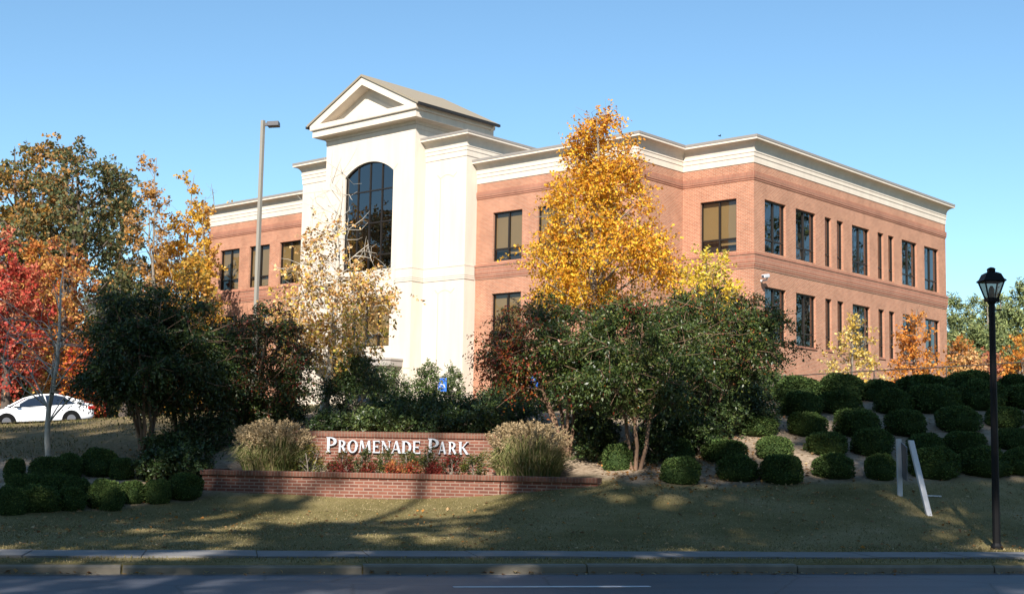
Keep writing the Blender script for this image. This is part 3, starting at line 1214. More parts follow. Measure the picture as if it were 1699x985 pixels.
# serif capitals drawn as strokes in a unit box
def g_rect(x0, x1, y0, y1):
    return [(x0, y0), (x1, y0), (x1, y1), (x0, y1)]


def g_st(x0, y0, x1, y1, wa, wb=None):
    wb = wb or wa
    return [(x0 - wa / 2, y0), (x0 + wa / 2, y0), (x1 + wb / 2, y1), (x1 - wb / 2, y1)]


def g_ring(cx, cy, rx, ry, ix, iy, a0, a1, n_=12):
    out = []
    for k in range(n_):
        A0, A1 = a0 + (a1 - a0) * k / n_, a0 + (a1 - a0) * (k + 1) / n_
        out.append([(cx + rx * math.cos(A0), cy + ry * math.sin(A0)), (cx + rx * math.cos(A1), cy + ry * math.sin(A1)), (cx + ix * math.cos(A1), cy + iy * math.sin(A1)), (cx + ix * math.cos(A0), cy + iy * math.sin(A0))])
    return out


h_ = math.pi / 2
stem = lambda x, w_=.2: [g_rect(x - w_ / 2, x + w_ / 2, .05, .95), g_rect(x - w_ / 2 - .08, x + w_ / 2 + .08, 0, .05), g_rect(x - w_ / 2 - .08, x + w_ / 2 + .05, .95, 1)]
GL = {
    'P': stem(.22, .23) + g_ring(.36, .71, .58, .29, .33, .215, -h_, h_) + [g_rect(.33, .37, .92, 1.0), g_rect(.33, .37, .42, .495)],
    'R': stem(.2, .2) + g_ring(.34, .725, .48, .275, .25, .20, -h_, h_) + [g_rect(.30, .35, .925, 1.0), g_rect(.30, .35, .45, .525), g_st(.86, 0, .48, .5, .26, .22), g_rect(.78, 1.02, 0, .05)],
    'O': g_ring(.5, .5, .5, .52, .27, .45, 0, 4 * h_, 28),
    'M': [g_st(.10, 0, .17, 1, .07, .09), g_st(.88, 0, .80, 1, .17, .17), g_st(.47, 0.02, .22, 1, .12, .17), g_st(.47, .02, .78, 1, .06, .08), g_rect(.0, .2, 0, .05), g_rect(.76, 1.0, 0, .05)],
    'E': stem(.2, .22) + [g_rect(.31, .88, .92, 1.0), g_rect(.31, .95, 0, .08), g_rect(.31, .72, .47, .55), g_rect(.82, .88, .80, .92), g_rect(.89, .95, .08, .22), g_rect(.67, .72, .40, .62)],
    'N': [g_rect(.12, .20, 0, 1), g_rect(.80, .88, 0, 1), g_st(.82, 0, .16, 1, .2, .2), g_rect(.03, .30, 0, .05), g_rect(.70, .98, .95, 1), g_rect(.0, .1, .95, 1)],
    'A': [g_st(.13, 0, .47, 1, .08, .1), g_st(.85, 0, .5, 1, .23, .18), g_rect(.25, .70, .27, .34), g_rect(.0, .25, 0, .05), g_rect(.70, 1.02, 0, .05)],
    'D': stem(.2, .22) + g_ring(.36, .5, .62, .5, .38, .42, -h_, h_, 16) + [g_rect(.31, .37, .92, 1.0), g_rect(.31, .37, 0, .08)],
    'K': stem(.18, .22) + [g_st(.34, .50, .86, 1, .12, .1), g_st(.88, 0, .42, .56, .26, .2), g_rect(.76, 1.04, 0, .05), g_rect(.72, .98, .95, 1)],
}
m1 = MB()
boxes = [('P', 541.3, 561, 1), ('R', 561.5, 577, 0), ('O', 577.5, 595, 0), ('M', 595.8, 617, 0), ('E', 618.5, 632, 0), ('N', 632.5, 649.5, 0), ('A', 649.8, 666.3, 0), ('D', 666.8, 683.7, 0), ('E', 685, 699, 0),
         ('P', 710, 730, 1), ('A', 727.5, 741.3, 0), ('R', 744, 759, 0), ('K', 761, 778, 0)]
px_s = np.array([q for q, _ in [(452, 30.3), (520, 30.0), (600, 29.8), (680, 29.65), (760, 29.5), (840, 29.4), (885, 29.4)]])
D_s = np.array([d_ for _, d_ in [(452, 30.3), (520, 30.0), (600, 29.8), (680, 29.65), (760, 29.5), (840, 29.4), (885, 29.4)]])
for ib, (ch, xa, xb, big) in enumerate(boxes):
    if ib == 9:
        m1.build('lettering', M['letter'], sgn)
        m1 = MB()
    xm = (xa + xb) / 2
    D = float(np.interp(xm, px_s, D_s))
    base = at(xm, 749.6 + (xm - 541) * .0165, D)
    W = (xb - xa) / FPX * D
    hgt = (.335 if big else .272)
    ang = math.atan2(float(np.interp(xb, px_s, D_s) - np.interp(xa, px_s, D_s)), W)
    dv = Vector((math.cos(ang), math.sin(ang)))
    ov = Vector((dv.y, -dv.x))
    x0 = base.x - W / 2 * dv.x
    y0 = D - W / 2 * dv.y
    for k, poly in enumerate(GL[ch]):
        e0, e1 = .012, .06 + .0012 * k
        n_ = len(poly)
        i0 = len(m1.v)
        for e in (e0, e1):
            for gx_, gy_ in poly:
                q = Vector((x0, y0)) + dv * (gx_ * W) + ov * e
                m1.v.append((q.x - off.x, q.y - off.y, base.z + gy_ * hgt - off.z))
        m1.f.append(tuple(i0 + j for j in range(n_))[::-1])
        m1.f.append(tuple(i0 + n_ + j for j in range(n_)))
        for j in range(n_):
            j2 = (j + 1) % n_
            m1.f.append((i0 + j, i0 + j2, i0 + n_ + j2, i0 + n_ + j))
m1.build('lettering', M['letter'], sgn)
# soil between the two walls
m1 = MB()
pf = [q for q in rpath[1:]]
for k in range(len(pf) - 1):
    a_, b_ = pf[k], pf[k + 1]
    m1.poly([(a_.x, a_.y + .2, 1.03), (b_.x, b_.y + .2, 1.03), (b_.x, 30.6, 1.06), (a_.x, 30.6, 1.06)])
soil = plain('planting_soil', (.10, .065, .04), .95, noise=.5, scale=14, spec=.1)
tag(m1.build('planting_bed', soil), kind='structure')

# ------------------------------------------------------------------ lamp, pole, sign posts, railing, parking signs, bird, car
def lamp():
    D = 22.5
    b_ = at(1653.5, 895, D)
    z0 = h1(b_.x, b_.y)
    top = at(1641, 446, D).z
    Hh = top - z0
    t = empty('street_lamp', (b_.x, b_.y, z0), 'black post lantern street lamp standing on the lawn near the sidewalk', 'street lamp')
    lh = .58                                      # lantern from collar to finial
    m1 = MB()
    m1.lathe([(.10, -.1), (.10, .04), (.085, .06), (.065, .10), (.062, .8), (.052, Hh - lh - .02), (.075, Hh - lh), (.075, Hh - lh + .03), (.05, Hh - lh + .05)], 14)
    m1.build('pole', M['black_metal'], t, smooth=False)
    m1 = MB()
    m1.tube([(0, 0, Hh - lh - .12), (.17, 0, Hh - lh - .115)], .012, 6)
    m1.build('ladder_bar', M['black_metal'], t)
    m1 = MB()
    r0, r1 = .105, .228
    za, zb = Hh - lh + .05, Hh - lh + .36
    s2 = math.sqrt(.5)
    for k in range(4):
        a_ = k * h_ + h_ / 2
        m1.tube([(r0 * math.cos(a_), r0 * math.sin(a_), za), (r1 * math.cos(a_), r1 * math.sin(a_), zb)], .014, 6)
    m1.lathe([(r0 + .03, za - .03), (r0 + .035, za + .03)], 4, square=True)
    m1.lathe([(r1 + .015, zb - .01), (r1 + .045, zb + .005), (r1 + .04, zb + .02), (r1, zb + .045), (r1 - .05, zb + .13), (r1 - .11, zb + .155), (.075, zb + .165), (.075, zb + .21), (.085, zb + .215), (.05, zb + .24), (.01, zb + .25)], 4, square=True)
    hd = m1.build('lantern', M['black_metal'], t)
    m1 = MB()
    for k in range(4):
        a_, b2 = k * h_ + h_ / 2, (k + 1) * h_ + h_ / 2
        c_ = lambda r, a, z: (r * .97 * math.cos(a), r * .97 * math.sin(a), z)
        m1.poly([c_(r0, a_, za), c_(r0, b2, za), c_(r1, b2, zb), c_(r1, a_, zb)])
    m1.build('pane', M['lamp_glass'], hd)
    m1 = MB()
    m1.lathe([(.035, za + .02), (.05, za + .1), (.05, za + .18), (.02, za + .24)], 10)
    m1.build('bulb', M['lens'], hd, smooth=True)


lamp()


def light_pole():
    D = 40
    b_ = at(421, 600, D)
    tp = at(436.5, 200, D)
    z0 = h1(b_.x, D)
    t = empty('light_pole', (tp.x, D, z0), 'tall square tan parking light pole with one dark shoebox head', 'light pole', rz=R(-32))
    Hh = tp.z - z0
    m1 = MB()
    m1.box((-.05, -.05, .6), (.05, .05, Hh))
    m1.build('pole', M['pole'], t)
    m1 = MB()
    m1.lathe([(.28, -.3), (.28, .6)], 14)
    m1.build('footing', M['concrete'], t)
    Rz = Matrix.Rotation(R(32), 3, 'Z')
    m1 = MB()
    m1.box((.06, -.04, Hh - .17), (.17, .04, Hh - .08), Rz, Vector())
    m1.build('arm', M['dark_metal'], t)
    m1 = MB()
    m1.box((.15, -.16, -.07), (.50, .16, .07), Rz @ Matrix.Rotation(R(-4), 3, 'Y'), Vector((0, 0, Hh - .14)))
    hd = m1.build('lamp_head', M['dark_metal'], t, bevel=.01)


light_pole()


def post_sign():
    a_ = on_ground(1493.5, 824)
    b_ = on_ground(1541, 853)
    t = empty('yard_sign_frame', (a_.x, a_.y, a_.z), 'white two post sign frame with a leaning near post and grey panel on the lawn', 'sign')
    o = Vector(a_)
    ta = at(1491, 728, a_.y) - o
    tb = at(1511, 730, b_.y + .5) - o
    bb_ = Vector(b_) - o
    w_ = .055

    def post(p, q, nm, wx=.06, wy=.05):
        d_ = (q - p)
        m1 = MB()
        for (sx, sy) in ((1,1),):
            P = []
            for e in (p, q):
                for dx, dy in ((-wx, -wy), (wx, -wy), (wx, wy), (-wx, wy)):
                    P.append((e.x + dx, e.y + dy, e.z))
            m1.v += P
            m1.f += [(0, 3, 2, 1), (4, 5, 6, 7), (0, 1, 5, 4), (1, 2, 6, 5), (2, 3, 7, 6), (3, 0, 4, 7)]
        return m1.build(nm, M['white'], t, bevel=.006)

    post(Vector((0, 0, -.2)), ta, 'post', .045, .045)
    tag(post(bb_ - (tb - bb_) * .08, tb, 'post', .05, .05), 'leaning near post')
    m1 = MB()
    d_ = (tb - ta)
    a0 = ta + Vector((.05, -.02, -.06))
    a1 = ta + (tb - ta) * .68 + Vector((0, 0, -.14))
    th_ = Vector((.012, .004, 0))
    zlo = -.72
    quad = [a0, a1, a1 + Vector((0, 0, zlo * .92)), a0 + Vector((.02, 0, zlo))]
    i = 0
    m1.v = [tuple(q - th_) for q in quad] + [tuple(q + th_) for q in quad]
    m1.f = [(0, 1, 2, 3), (7, 6, 5, 4), (0, 4, 5, 1), (1, 5, 6, 2), (2, 6, 7, 3), (3, 7, 4, 0)]
    m1.build('panel', M['panel_grey'], t)
    c_ = on_ground(1546, 826)
    m1 = MB()
    m1.box((-.16, -.02, 0), (.2, .02, .03))
    s_ = m1.build('stake', M['white'])
    s_.location = (c_.x, c_.y, c_.z + .01)
    s_.rotation_euler = (0, .03, .2)
    tag(s_, 'short white stake lying on the grass beside the leaning sign post', 'stake')


post_sign()


def railing():
    pts = [at(x_, y_, D) for x_, y_, D in ((690, 657.5, 43), (780, 655.5, 43), (900, 650, 42.5), (1050, 641, 42), (1200, 630, 41.5), (1330, 622, 41), (1450, 614.5, 40.5), (1570, 608.5, 40), (1699, 600.5, 39.5), (1850, 591, 39))]
    o = pts[0].copy()
    o.z = h1(o.x, o.y)
    t = empty('guard_railing', o, 'long dark metal railing along the top of the planted slope', 'railing')
    m1 = MB()
    m1.tube([q - o for q in pts], .017, 6)
    m1.build('top_rail', M['rail'], t)
    m1 = MB()
    m1.tube([q - o - Vector((0, 0, .42)) for q in pts], .009, 6)
    m1.build('mid_rail', M['rail'], t)
    L = 0
    for k in range(len(pts) - 1):
        a_, b_ = pts[k], pts[k + 1]
        n_ = max(1, round((b_ - a_).length / 2.4))
        for j in range(n_):
            q = a_.lerp(b_, j / n_)
            m1 = MB()
            m1.tube([(q.x - o.x, q.y - o.y, h1(q.x, q.y) - .3 - o.z), (q.x - o.x, q.y - o.y, q.z - o.z)], .018, 6)
            m1.build('post', M['rail'], t)


railing()


def parking_sign(px, py, D, rz, label):
    c_ = at(px, py, D)
    z0 = h1(c_.x, c_.y)
    t = empty('parking_sign', (c_.x, c_.y, z0), label, 'parking sign', 'blue accessible parking signs', rz=rz)
    m1 = MB()
    m1.tube([(0, .03, -.3), (0, .03, c_.z - z0 + .25)], .025, 6)
    m1.build('post', M['pole'], t)
    m1 = MB()
    m1.box((-.15, -.01, c_.z - z0 - .23), (.15, .01, c_.z - z0 + .23))
    f = m1.build('panel', M['blue'], t, bevel=.005)
    m1 = MB()                                     # wheelchair symbol: head, back, seat, leg, wheel
    zc = c_.z - z0
    m1.prism([(-.02 + .03 * math.cos(k * .785), .12 + .03 * math.sin(k * .785)) for k in range(8)], 'y', -.016, -.011)
    m1.prism([(-.035, .08), (.0, .08), (.0, -.02), (-.035, -.02)], 'y', -.0165, -.011)
    m1.prism([(0, .0), (.07, .0), (.07, -.03), (0, -.03)], 'y', -.0168, -.011)
    m1.prism([(.05, -.03), (.08, -.03), (.11, -.12), (.08, -.12)], 'y', -.0171, -.011)
    for q in g_ring(-.01, -.06, .085, .085, .06, .06, h_ * 1.2, h_ * 4.1, 12):
        m1.prism(q, 'y', -.0174, -.011)
    s_ = m1.build('symbol', M['white'], f)
    s_.location = (0, 0, zc + .02)


parking_sign(734, 638, 46, R(-14), 'blue accessible parking sign in front of the clipped evergreen by the cream tower')
parking_sign(886, 632, 46, R(25), 'blue accessible parking sign half hidden by the red leaved crape myrtle')


def bird():
    c_ = at(1194, 226, 55)
    t = empty('bird', c_, 'tiny dark bird flying just above the roof edge', 'bird', rz=.4)
    t.scale = (.42, .42, .42)
    m1 = MB()
    m1.tube([(-.16, 0, 0), (-.1, 0, .01), (0, 0, .015), (.1, 0, .01), (.15, 0, .02), (.19, 0, .01)], [.012, .03, .05, .045, .032, .006], 8)
    for s_ in (-1, 1):
        i = len(m1.v)
        m1.v += [(.07, 0, .03), (-.05, 0, .03), (-.03, s_ * .16, .12), (.06, s_ * .16, .12), (-.05, s_ * .32, .10), (.0, s_ * .34, .10)]
        m1.f += [(i, i + 1, i + 2, i + 3), (i + 3, i + 2, i + 4, i + 5)]
    m1.build('body', M['black_metal'], t)


bird()


def car():
    # near wheels seen at (27, 698) and (122, 691): heading 30 degrees towards the camera from the picture plane
    hd = math.pi + R(30)
    fw_, rw_ = at(27, 698.5, 53.4), at(122, 692.5, 54.7)
    m_ = (fw_ + rw_) / 2
    c_ = Vector((m_.x - .62, m_.y + .69, m_.z - .34))
    pit = math.atan2(rw_.z - fw_.z, 2.72)
    t = empty('parked_car', c_, 'white four door sedan on the drive behind the pale bare sapling', 'car', rot=(0, pit, hd))
    # pitch must act in the car's own frame
    t.scale = (.92, .92, .94)
    # body: stations along x (front +), each a half section (y, z)
    def sec(x, hw, zb, zs, zt, crown):
        # bottom edge, sill, shoulder, top
        return [(x, 0, zb), (x, hw * .86, zb), (x, hw * .97, zb + .10), (x, hw, zb + .28), (x, hw * .985, zs - .06), (x, hw * .94, zs), (x, hw * .6, zs + crown * .7), (x, 0, zs + crown)]
    st = [(2.40, .55, .30, .52, 0, .02), (2.36, .74, .24, .60, 0, .04), (2.15, .84, .20, .70, 0, .05), (1.7, .89, .19, .80, 0, .05), (1.2, .905, .18, .87, 0, .05), (.7, .91, .18, .92, 0, .05), (0, .91, .18, .94, 0, .04), (-.8, .91, .18, .95, 0, .04), (-1.4, .90, .19, .96, 0, .05), (-1.9, .88, .22, .97, 0, .06), (-2.25, .84, .26, .96, 0, .05), (-2.38, .76, .32, .90, 0, .03), (-2.42, .60, .42, .80, 0, .02)]
    V, Fc = [], []
    for s_ in st:
        q = sec(*s_)
        full = q + [(a_, -b_, c2) for a_, b_, c2 in q[-2:0:-1]]
        V.append(full)
    m_ = len(V[0])
    fl = [p for r in V for p in r]
    for k in range(len(V) - 1):
        for j in range(m_):
            Fc.append((k * m_ + j, k * m_ + (j + 1) % m_, (k + 1) * m_ + (j + 1) % m_, (k + 1) * m_ + j))
    Fc.append(tuple(range(m_)))
    Fc.append(tuple((len(V) - 1) * m_ + j for j in range(m_))[::-1])
    m1 = MB()
    m1.v, m1.f = fl, Fc
    # cabin: roof skin with pillars
    gh = [(1.05, .93, .90), (.35, 1.30, .70), (-.1, 1.42, .63), (-.75, 1.43, .62), (-1.2, 1.30, .66), (-1.85, .98, .80)]
    bd = m1.build('body', M['car_paint'], t, smooth=True)
    bd.modifiers.new('s', 'SUBSURF').render_levels = 2
    bd.modifiers['s'].levels = 1
    m1 = MB()
    i0 = 0
    for x_, z_, hw in gh:
        m1.v += [(x_, -hw, z_ - .03), (x_, -hw * .6, z_ + .01), (x_, 0, z_ + .02), (x_, hw * .6, z_ + .01), (x_, hw, z_ - .03)]
    for k in range(1, 4):
        for j in range(4):
            a_ = k * 5 + j
            m1.f.append((a_, a_ + 1, a_ + 6, a_ + 5))
    # pillars as bars down to the beltline
    hwf = {x_: (z_, hw) for x_, z_, hw in gh}
    m2 = MB()
    for s_ in (-1, 1):
        m2.tube([(1.12, s_ * .84, .90), (.38, s_ * .70, 1.28)], .045, 6)
        m2.tube([(.38, s_ * .70, 1.28), (-.1, s_ * .64, 1.395), (-.75, s_ * .63, 1.40), (-1.2, s_ * .66, 1.28)], .045, 6)
        m2.tube([(-1.2, s_ * .66, 1.28), (-1.55, s_ * .76, 1.08), (-1.9, s_ * .82, .97)], [.06, .12, .14], 6)
        m2.tube([(-.28, s_ * .645, 1.39), (-.34, s_ * .87, .95)], .035, 6)
    i = len(m1.v)
    k0 = len(m1.f)
    m1.f = [f_ for f_ in m1.f]
    for f_ in m2.f:
        m1.f.append(tuple(q + i for q in f_))
    m1.v += m2.v
    m1.build('roof', M['car_paint'], t, smooth=True)
    # glass
    m1 = MB()
    m1.poly([(1.12, -.80, .915), (1.12, .80, .915), (.36, .67, 1.30), (.36, -.67, 1.30)])
    m1.build('windscreen', M['car_glass'], t)
    m1 = MB()
    m1.poly([(-1.18, -.62, 1.31), (-1.18, .62, 1.31), (-1.86, .76, 1.0), (-1.86, -.76, 1.0)])
    m1.build('rear_window', M['car_glass'], t)
    for s_ in (-1, 1):
        m1 = MB()
        m1.poly([(1.02, s_ * .855, .93), (-.32, s_ * .875, .94), (-.27, s_ * .66, 1.375), (-.1, s_ * .655, 1.37), (.36, s_ * .71, 1.265)])
        m1.build('side_window', M['car_glass'], t)
        m1 = MB()
        m1.poly([(-.38, s_ * .875, .94), (-1.72, s_ * .83, .97), (-1.2, s_ * .68, 1.25), (-.75, s_ * .655, 1.37), (-.31, s_ * .66, 1.375)])
        m1.build('side_window', M['car_glass'], t)
        m1 = MB()
        m1.box((.82, s_ * .90, .93), (.98, s_ * 1.06, 1.05))
        m1.build('mirror', M['car_paint'], t, bevel=.03)
        m1 = MB()
        m1.box((-2.40, s_ * .55, .70), (-2.10, s_ * .868, .84))
        m1.build('taillight', M['red_lens'], t, bevel=.03)
        m1 = MB()
        m1.box((2.08, s_ * .55, .56), (2.37, s_ * .82, .68))
        m1.build('headlight', M['clear_lens'], t, bevel=.03)
        for x_ in (1.36, -1.36):
            m1 = MB()
            m1.lathe([(.20, -.115), (.315, -.115), (.33, -.08), (.33, .08), (.315, .115), (.20, .115)], 20)
            wv = m1.build('wheel', M['tyre'], t)
            wv.location = (x_, s_ * .80, .32)
            wv.rotation_euler = (h_, 0, 0)
            m1 = MB()
            m1.lathe([(.06, -.122), (.19, -.12), (.19, .12), (.06, .122)], 16)
            m1.build('rim', M['rim'], wv)
            m1 = MB()                             # dark wheel arch
            m1.prism([(x_ + .40 * math.cos(k * math.pi / 10), .30 + .40 * math.sin(k * math.pi / 10)) for k in range(11)], 'y', s_ * .70, s_ * .918)
            m1.build('wheel_arch', M['tyre'], t)
    m1 = MB()
    m1.box((-.2, -.62, .9), (-.15, .62, 1.35))
    m1.box((.0, -.75, .7), (.05, .75, .72))
    m1.build('seat', M['dark_metal'], t)


car()


# ------------------------------------------------------------------ plants
def tint_mix(pal, n, wts=None, jit=.18):
    pal = np.array(pal, float)
    wts = np.ones(len(pal)) if wts is None else np.array(wts, float)
    k = rng.choice(len(pal), n, p=wts / wts.sum())
    c = pal[k] * (1 + jit * rng.standard_normal((n, 1)))
    return np.clip(c, .004, .9)


def unit(v):
    return v / (np.linalg.norm(v, axis=-1, keepdims=True) + 1e-9)


def leaf_quads(P, direc, size, aspect=.55, face=None, fold=.12):
    "one kite-shaped leaf per point: (verts n x 4 x 3)"
    n_ = len(P)
    d_ = unit(direc)
    r_ = rng.standard_normal((n_, 3)) if face is None else face
    side = unit(np.cross(d_, r_))
    nrm = np.cross(side, d_)
    L = (size if hasattr(size, '__len__') else np.full(n_, size))[:, None]
    w_ = L * aspect * .5
    a = P
    b_ = P + d_ * L * .45 + side * w_ + nrm * L * fold
    c_ = P + d_ * L
    e_ = P + d_ * L * .45 - side * w_ + nrm * L * fold
    return np.stack([a, b_, c_, e_], 1)


def leaf_obj(name, Q, tint, mat, parent=None):
    n_ = len(Q)
    return np_mesh(name, Q.reshape(-1, 3), F4=np.arange(n_ * 4).reshape(-1, 4), mat=mat, parent=parent, tint=np.repeat(tint, 4, 0))


def tubes(paths, nside=5):
    "many tapered tubes at once: list of (points, radii)"
    V, F, i0 = [], [], 0
    for pts, rad in paths:
        pts = np.asarray(pts, float)
        m_ = len(pts)
        d_ = np.gradient(pts, axis=0)
        d_ = unit(d_)
        ref = np.array([1., .3, .2]) if abs(d_[0][0]) < .8 else np.array([.2, 1., .3])
        s_ = unit(np.cross(d_, ref))
        b_ = np.cross(d_, s_)
        a_ = np.arange(nside) * 2 * np.pi / nside
        ring = pts[:, None] + (s_[:, None] * np.cos(a_)[None, :, None] + b_[:, None] * np.sin(a_)[None, :, None]) * np.asarray(rad)[:, None, None]
        V.append(ring.reshape(-1, 3))
        j = np.arange(nside)
        for k in range(m_ - 1):
            A = i0 + k * nside
            F.append(np.stack([A + j, A + (j + 1) % nside, A + nside + (j + 1) % nside, A + nside + j], 1))
        i0 += m_ * nside
    return np.concatenate(V), np.concatenate(F)


def curve(p0, p1, bend, n_=6):
    t_ = np.linspace(0, 1, n_)[:, None]
    mid = (p0 + p1) / 2 + bend
    return (1 - t_) ** 2 * p0 + 2 * t_ * (1 - t_) * mid + t_ ** 2 * p1


ENV = {
    'round': lambda h: np.sin(np.pi * np.clip(h, 0, 1) ** .8) ** .6,
    'cone': lambda h: (1 - h) ** .72 * np.minimum(1, (h / .16 + .25) ** .7) * 1.03,
    'egg': lambda h: np.sin(np.pi * np.clip(h, 0, 1) ** .62) ** .7,
    'dome': lambda h: np.minimum(1, .62 + h * 1.6) * np.sqrt(np.clip(1 - h ** 2.4, 0, 1)),
    'column': lambda h: np.minimum(1, (h / .1 + .3)) * np.clip(1 - h ** 4, 0, 1) ** .5,
    'pine': lambda h: np.clip((1.02 - h), 0, 1) ** .6 * np.minimum(1, h / .2 + .35),
}


def tree(name, label, cat, loc, Ht, z0, rmax, env='round', ncl=90, nleaf=8000, ls=.12, pal=((.05, .07, .02),), wts=None, tr=.16, bark='bark', nlimb=10,
         stems=1, spread=.0, lean=(0, 0), group=None, clr=None, twig=.45, aspect=.62, mat='leaf', droop=.15, bare=None, palz=None, rx=1.0, fill=.45, per=9, extra_twigs=0, seedv=None, fold=.12, limb=1.0, flat=.42):
    """a tree: trunk and limbs in one mesh, crown leaves in another. bare(h) gives the share of bare clusters at crown height h; palz(h, az) weights by height"""
    global rng
    if seedv is not None:
        rng = np.random.default_rng(seedv)
    t = empty(name, loc, label, cat, group)
    ch = Ht - z0
    E_ = ENV[env]
    # cluster centres
    cl = []
    while len(cl) < ncl:
        h = rng.random()
        r = E_(np.array(h)) * rmax
        if rng.random() > (r / rmax) ** 1.6 + .05:
            continue
        q = r * rng.random() ** fill
        a_ = rng.random() * 2 * np.pi
        cl.append((q * np.cos(a_) * rx + lean[0] * (z0 + h * ch) / Ht, q * np.sin(a_) + lean[1] * (z0 + h * ch) / Ht, z0 + h * ch, h, a_))
    cl = np.array(cl)
    paths = []
    nodes = []                                    # points twigs may start from (xyz, radius)
    for k in range(stems):
        if stems == 1:
            top = np.array([lean[0], lean[1], Ht * .97])
            base = np.array([0, 0, -.25])
        else:
            a_ = 2 * np.pi * (k + .3 * rng.random()) / stems
            top = np.array([np.cos(a_) * spread * rx + lean[0], np.sin(a_) * spread + lean[1], Ht * (.78 + .15 * rng.random())])
            base = np.array([np.cos(a_) * tr * 1.5, np.sin(a_) * tr * 1.5, -.25])
        n_ = 14
        u_ = np.linspace(0, 1, n_)[:, None]
        wob = np.cumsum(rng.standard_normal((n_, 3)) * Ht * .006, axis=0) * np.array([1, 1, 0])
        pts = base + (top - base) * (u_ * np.array([1, 1, 1]) if stems == 1 else np.concatenate([u_ ** 1.5, u_ ** 1.5, u_], 1)) + wob
        rad = tr * (1 - u_[:, 0]) ** .75 * (1 if stems == 1 else .75) + .012
        rad[0] *= 1.35
        paths.append((pts, rad))
        nodes += [(p_, r_) for p_, r_ in zip(pts, rad) if p_[2] > z0 * .7]
    # limbs to well spread clusters
    ids = [int(rng.integers(ncl))]
    while len(ids) < min(nlimb, ncl):
        dd = np.min(np.linalg.norm(cl[:, None, :3] - cl[ids][None, :, :3], axis=2), axis=1)
        ids.append(int(np.argmax(dd)))
    trunk_nodes = list(nodes)
    for i in ids:
        c_ = cl[i, :3]
        best, bs = None, 1e9
        for p_, r_ in trunk_nodes:
            if p_[2] > c_[2] - .1 * ch * .3:
                continue
            dz = c_[2] - p_[2]
            hr = np.hypot(*(c_[:2] - p_[:2]))
            sc_ = abs(dz - hr * .9) + .3 * hr
            if sc_ < bs:
                best, bs = (p_, r_), sc_
        if best is None:
            best = trunk_nodes[0]
        p_, r_ = best
        L = np.linalg.norm(c_ - p_)
        cv = curve(p_, c_, np.array([0, 0, .10 * L]) + rng.standard_normal(3) * .05 * L, 7)
        rr = np.linspace(min(r_ * .6, .02 + L * .018) * limb, .010, 7)
        paths.append((cv, rr))
        nodes += [(a_, b_) for a_, b_ in zip(cv[2:], rr[2:])]
    NP = np.array([n_[0] for n_ in nodes])
    for i in range(ncl):
        if i in ids:
            continue
        c_ = cl[i, :3]
        d_ = np.linalg.norm(NP - c_, axis=1) + np.where(NP[:, 2] > c_[2], 1.5, 0) * np.abs(NP[:, 2] - c_[2])
        p_ = NP[int(np.argmin(d_))]
        L = np.linalg.norm(c_ - p_)
        paths.append((curve(p_, c_, np.array([0, 0, .08 * L]), 4), np.linspace(.010 + .006 * L, .006, 4)))
    # leafy twigs
    clr = clr or rmax * .26
    ntw = max(1, nleaf // (per * ncl))
    live = np.ones(ncl, bool)
    if bare is not None:
        live = rng.random(ncl) > np.array([bare(h) for h in cl[:, 3]])
    P, Dv, idx = [], [], []
    ci = np.repeat(np.arange(ncl), ntw)
    n_ = len(ci)
    out = unit(cl[ci, :3] - np.array([lean[0] * .6, lean[1] * .6, z0 + ch * .35]))
    td = unit((out * .6 + rng.standard_normal((n_, 3)) * .8 + np.array([0, 0, .15])) * np.array([1, 1, min(1, flat * 2.4)]))
    to = cl[ci, :3] + rng.standard_normal((n_, 3)) * clr * np.array([.5, .5, flat])
    tl = twig * (.6 + .8 * rng.random(n_))
    if extra_twigs:
        sel = rng.choice(n_, min(n_, extra_twigs), replace=False)
        for i in sel:
            a_ = to[i]
            b_ = to[i] + td[i] * tl[i] * 1.3
            paths.append((np.stack([cl[ci[i], :3], (a_ + b_) / 2, b_]), [.008, .006, .003]))
    for j in range(per):
        f_ = (j + .5) / per
        p_ = to + td * (tl * f_)[:, None] + np.array([0, 0, -1]) * (droop * tl * f_ * f_)[:, None]
        sd = unit(np.cross(td, rng.standard_normal((n_, 3))))
        P.append(p_)
        Dv.append(unit(td * .5 + sd + np.array([0, 0, -droop])))
        idx.append(ci)
    P, Dv, idx = np.concatenate(P), np.concatenate(Dv), np.concatenate(idx)
    k = live[idx]
    P, Dv, idx = P[k], Dv[k], idx[k]
    n_ = len(P)
    pal = np.array(pal, float)
    if palz is not None:
        wt = np.array([palz(cl[i, 3], cl[i, 4], cl[i, :3]) for i in range(ncl)], float)
        wt = wt / wt.sum(1, keepdims=True)
        cum = np.cumsum(wt[idx], 1)
        kk = (rng.random(n_)[:, None] > cum).sum(1).clip(0, len(pal) - 1)
    else:
        wt = np.ones(len(pal)) if wts is None else np.array(wts, float)
        # each cluster leans to one colour
        wcl = rng.choice(len(pal), ncl, p=wt / wt.sum())
        kk = np.where(rng.random(n_) < .55, wcl[idx], rng.choice(len(pal), n_, p=wt / wt.sum()))
    c_ = np.clip(pal[kk] * (1 + .18 * rng.standard_normal((n_, 1))), .004, .9)
    Q = leaf_quads(P, Dv, ls * (.65 + .7 * rng.random(n_)), aspect, fold=fold)
    V, F = tubes(paths, 6)
    np_mesh('trunk', V, F4=F, mat=M[bark], parent=t, smooth=True)
    leaf_obj('crown', Q, c_, M[mat], t)
    return t


def gpt(px, py, D):
    p_ = at(px, py, D)
    return Vector((p_.x, D, h1(p_.x, D)))


def ztop(px, py, D):
    return at(px, py, D).z


GOLD = ((.78, .44, .035), (.72, .33, .03), (.52, .20, .025), (.82, .54, .06), (.36, .31, .04))
